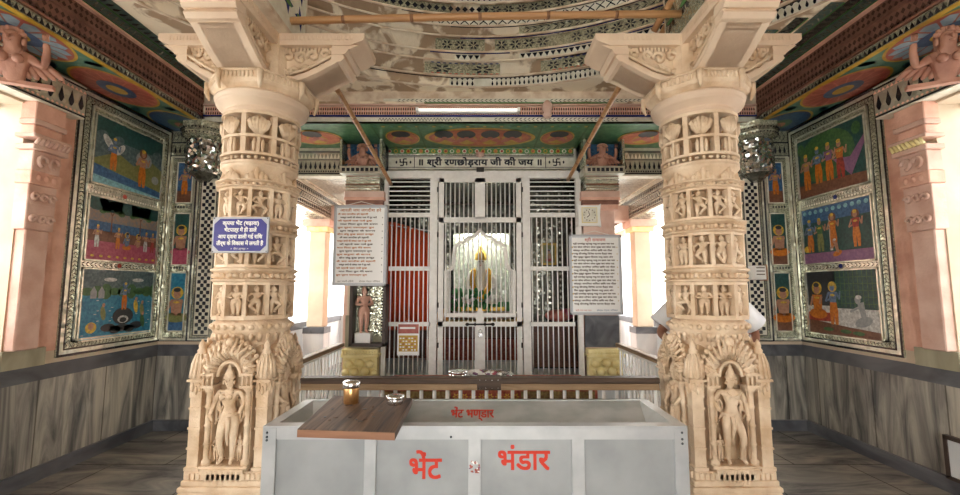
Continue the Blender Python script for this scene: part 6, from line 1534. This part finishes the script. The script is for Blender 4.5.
# ================================================================ BAMBOO POLES AND TUBE LIGHT
def pole(A, B, r, label, m='bamboo'):
    A, B = Vector(A), Vector(B); root = empty('bamboo_pole', (A + B) / 2, label, 'bamboo pole', 'bamboo scaffold poles'); b = MB()
    n = 12; b.tube([A.lerp(B, k / n) + Vector((0, 0, .008 * sin(PI * k / n))) for k in range(n + 1)], r, m, 12); b.build('cane', root)
    L_ = (B - A).length; k_ = max(2, int(L_ / .42)); d = (B - A).normalized()
    for k in range(1, k_):
        q = A.lerp(B, k / k_) + Vector((0, 0, .008 * sin(PI * k / k_))); c = MB(); c.tube([q - d * .012, q, q + d * .012], r, 'node', 12, radii=[r * 1.0, r * 1.10, r * 1.0]); c.build('joint_ring', root)
pole((-1.44, 2.86, 3.375), (1.44, 2.86, 3.43), .026, 'long horizontal bamboo pole spanning between the tops of the two pillars')
pole(at(299, 40, 3.2), at(257, -14, 2.9), .026, 'bamboo pole rising to the upper left behind the left capital')
pole(at(334, 84, 3.3), at(391, 184, 5.22), .022, 'slanting bamboo pole running from the left capital down to the gate corner')
pole(at(621, 84, 3.3), at(568, 180, 5.22), .022, 'slanting bamboo pole running from the right capital down to the gate corner')
pole(at(654, 31, 3.15), at(679, -10, 2.9), .026, 'nearer of two bamboo poles crossing above the right capital, left one')
pole(at(662, 34, 3.22), at(687, -8, 2.95), .026, 'right one of two bamboo poles crossing above the right capital')
A, B = at(416, 110, 4.44), at(520, 110, 4.44)
root = empty('tube_light', ((A.x + B.x) / 2, 4.44, A.z), 'long white fluorescent tube fixed to the lattice beam above the gate', 'lamp')
b = MB(); b.tube([(A.x + .03, 4.43, A.z), (B.x - .03, 4.43, A.z)], .014, 'tube', 12); b.build('glass_tube', root)
b = MB(); b.box((A.x, 4.45, A.z - .02), (B.x, 4.5, A.z + .02), 'signwhite', .004); b.box((A.x, 4.41, A.z - .018), (A.x + .03, 4.46, A.z + .018), 'signwhite').box((B.x - .03, 4.41, A.z - .018), (B.x, 4.46, A.z + .018), 'signwhite'); b.build('batten', root)

# ================================================================ PERSON BEHIND THE RIGHT PILLAR
pxc, pyc = 1.90, 3.62
root = empty('person', (pxc, pyc, 0), 'person in a white short sleeved shirt standing behind the right pillar with elbows out', 'person')
SD = -.03
J = {'pel': (0, 0, .95), 'wai': (0, 0, 1.08), 'che': (0, 0, 1.28), 'nec': (0, 0, 1.46), 'hea': (0, -.01, 1.58), 'top': (0, .0, 1.68)}
R_ = {'pel': (.16, .11), 'wai': (.14, .10), 'che': (.18, .12), 'nec': .055, 'hea': (.078, .09), 'top': .07}
E = [('pel', 'wai'), ('wai', 'che'), ('che', 'nec'), ('nec', 'hea'), ('hea', 'top')]
for s_, n_ in ((-1, 'l'), (1, 'r')):
    J.update({'h' + n_: (s_ * .10, 0, .90), 'k' + n_: (s_ * .12, -.02, .50), 'a' + n_: (s_ * .12, .02, .09), 't' + n_: (s_ * .14, -.13, .045),
              's' + n_: (s_ * .20, 0, 1.40), 'e' + n_: (s_ * .40, .03, 1.13), 'w' + n_: (s_ * .27, -.16, 1.02), 'p' + n_: (s_ * .21, -.22, 1.03)})
    R_.update({'h' + n_: .095, 'k' + n_: .062, 'a' + n_: .042, 't' + n_: .04, 's' + n_: .062, 'e' + n_: .043, 'w' + n_: .03, 'p' + n_: (.04, .022)})
    E += [('pel', 'h' + n_), ('h' + n_, 'k' + n_), ('k' + n_, 'a' + n_), ('a' + n_, 't' + n_), ('che', 's' + n_), ('s' + n_, 'e' + n_), ('e' + n_, 'w' + n_), ('w' + n_, 'p' + n_)]
    for f_ in range(4):
        a_, b_ = 'f%s%d' % (n_, f_), 'g%s%d' % (n_, f_); z_ = 1.06 - f_ * .02; ln = (.9, 1, .95, .75)[f_]
        J[a_] = (s_ * (.21 - .045 * ln), -.245, z_); J[b_] = (s_ * (.21 - .075 * ln), -.225, z_ - .01); R_[a_] = .009; R_[b_] = .008; E += [('p' + n_, a_), (a_, b_)]
    J['th' + n_] = (s_ * .215, -.235, 1.085); J['ti' + n_] = (s_ * .185, -.25, 1.10); R_['th' + n_] = .011; R_['ti' + n_] = .009; E += [('w' + n_, 'th' + n_), ('th' + n_, 'ti' + n_)]
ns = list(J); v, f = skin_body([J[n] for n in ns], [(ns.index(a), ns.index(b)) for a, b in E], [R_[n] for n in ns], 0, 2)
b = MB(); b.merge((v, f), Matrix.Translation((pxc, pyc, 0)), 'skin')
hx, hy, hz = pxc, pyc - .01, 1.59
b.ball((hx, hy - .095, hz - .01), (.013, .02, .024), 'skin', 8, 5); b.ball((hx, hy - .088, hz - .05), (.026, .008, .008), 'p_red', 8, 4)
for s_ in (-1, 1): b.ball((hx + s_ * .032, hy - .085, hz + .015), (.014, .008, .008), 'signwhite', 8, 5); b.ball((hx + s_ * .032, hy - .092, hz + .015), .005, 'hair', 6, 4); b.ball((hx + s_ * .085, hy, hz - .005), (.012, .02, .03), 'skin', 6, 5)
b.build('body', root)
b = MB(); b.ball((hx, hy + .015, hz + .055), (.092, .10, .085), 'hair', 14, 8); b.build('hair', root)
# shirt: slightly larger shell with sleeves
b = MB(); P0 = Vector((pxc, pyc, 0))
b.lathe(P0, [(.20, .84), (.195, .95), (.185, 1.08), (.205, 1.22), (.225, 1.32), (.21, 1.40), (.14, 1.46), (.07, 1.48)], 'shirt', 24, sq=(1.05, .70))
for s_ in (-1, 1):
    b.tube([P0 + Vector((s_ * .12, 0, 1.40)), P0 + Vector((s_ * .21, .0, 1.395)), P0 + Vector((s_ * .29, .01, 1.31)), P0 + Vector((s_ * .385, .02, 1.20))], .08, 'shirt', 14, radii=[.075, .085, .095, .105])
b.build('shirt', root)
b = MB(); b.lathe(P0, [(.185, .80), (.19, .95), (.18, 1.0)], 'trouser', 20, sq=(1, .72))
for s_ in (-1, 1): b.tube([P0 + Vector((s_ * .09, 0, .90)), P0 + Vector((s_ * .12, -.01, .50)), P0 + Vector((s_ * .12, .02, .09))], .09, 'trouser', 14, radii=[.115, .088, .075])
b.build('trousers', root)
b = MB()
b.tube([P0 + Vector((.16, -.13, 1.30)), P0 + Vector((.25, -.09, 1.36)), P0 + Vector((.28, .0, 1.38)), P0 + Vector((.25, .09, 1.33))], .035, 'pinkscarf', 10); b.build('scarf', root)

# ================================================================ DAYLIGHT, LAMP, CAMERA
w = bpy.data.worlds.new('sky'); sc.world = w; w.use_nodes = True
bg = w.node_tree.nodes['Background']; bg.inputs[0].default_value = (1.0, .985, .95, 1); bg.inputs[1].default_value = 4.6
def light(kind, loc, rot, energy, col, size=.1, name='lamp'):
    l = bpy.data.lights.new(name, kind); l.energy = energy; l.color = col
    if kind == 'SUN': l.angle = rad(3)
    else: l.shadow_soft_size = size
    o = bpy.data.objects.new(name, l); COL.objects.link(o); o.location = loc; o.rotation_euler = rot; return o
light('SUN', (0, -20, 20), (rad(50), 0, rad(-8)), 5, (1, .92, .78), name='sunlight')
cam = bpy.data.cameras.new('camera'); co = bpy.data.objects.new('camera', cam); COL.objects.link(co)
cam.sensor_width = 36; cam.lens = F_PX / 960 * 36; co.location = (0, 0, EYE); co.rotation_euler = (PI / 2 + PITCH, 0, 0)
cam.clip_start = .05; sc.camera = co
sc.view_settings.view_transform = 'Standard'; sc.view_settings.look = 'None'; sc.view_settings.gamma = 1; sc.view_settings.use_curve_mapping = False
sc.view_settings.exposure = 0.8
sc.cycles.max_bounces = 8; sc.cycles.diffuse_bounces = 5; sc.cycles.glossy_bounces = 4; sc.cycles.use_denoising = True
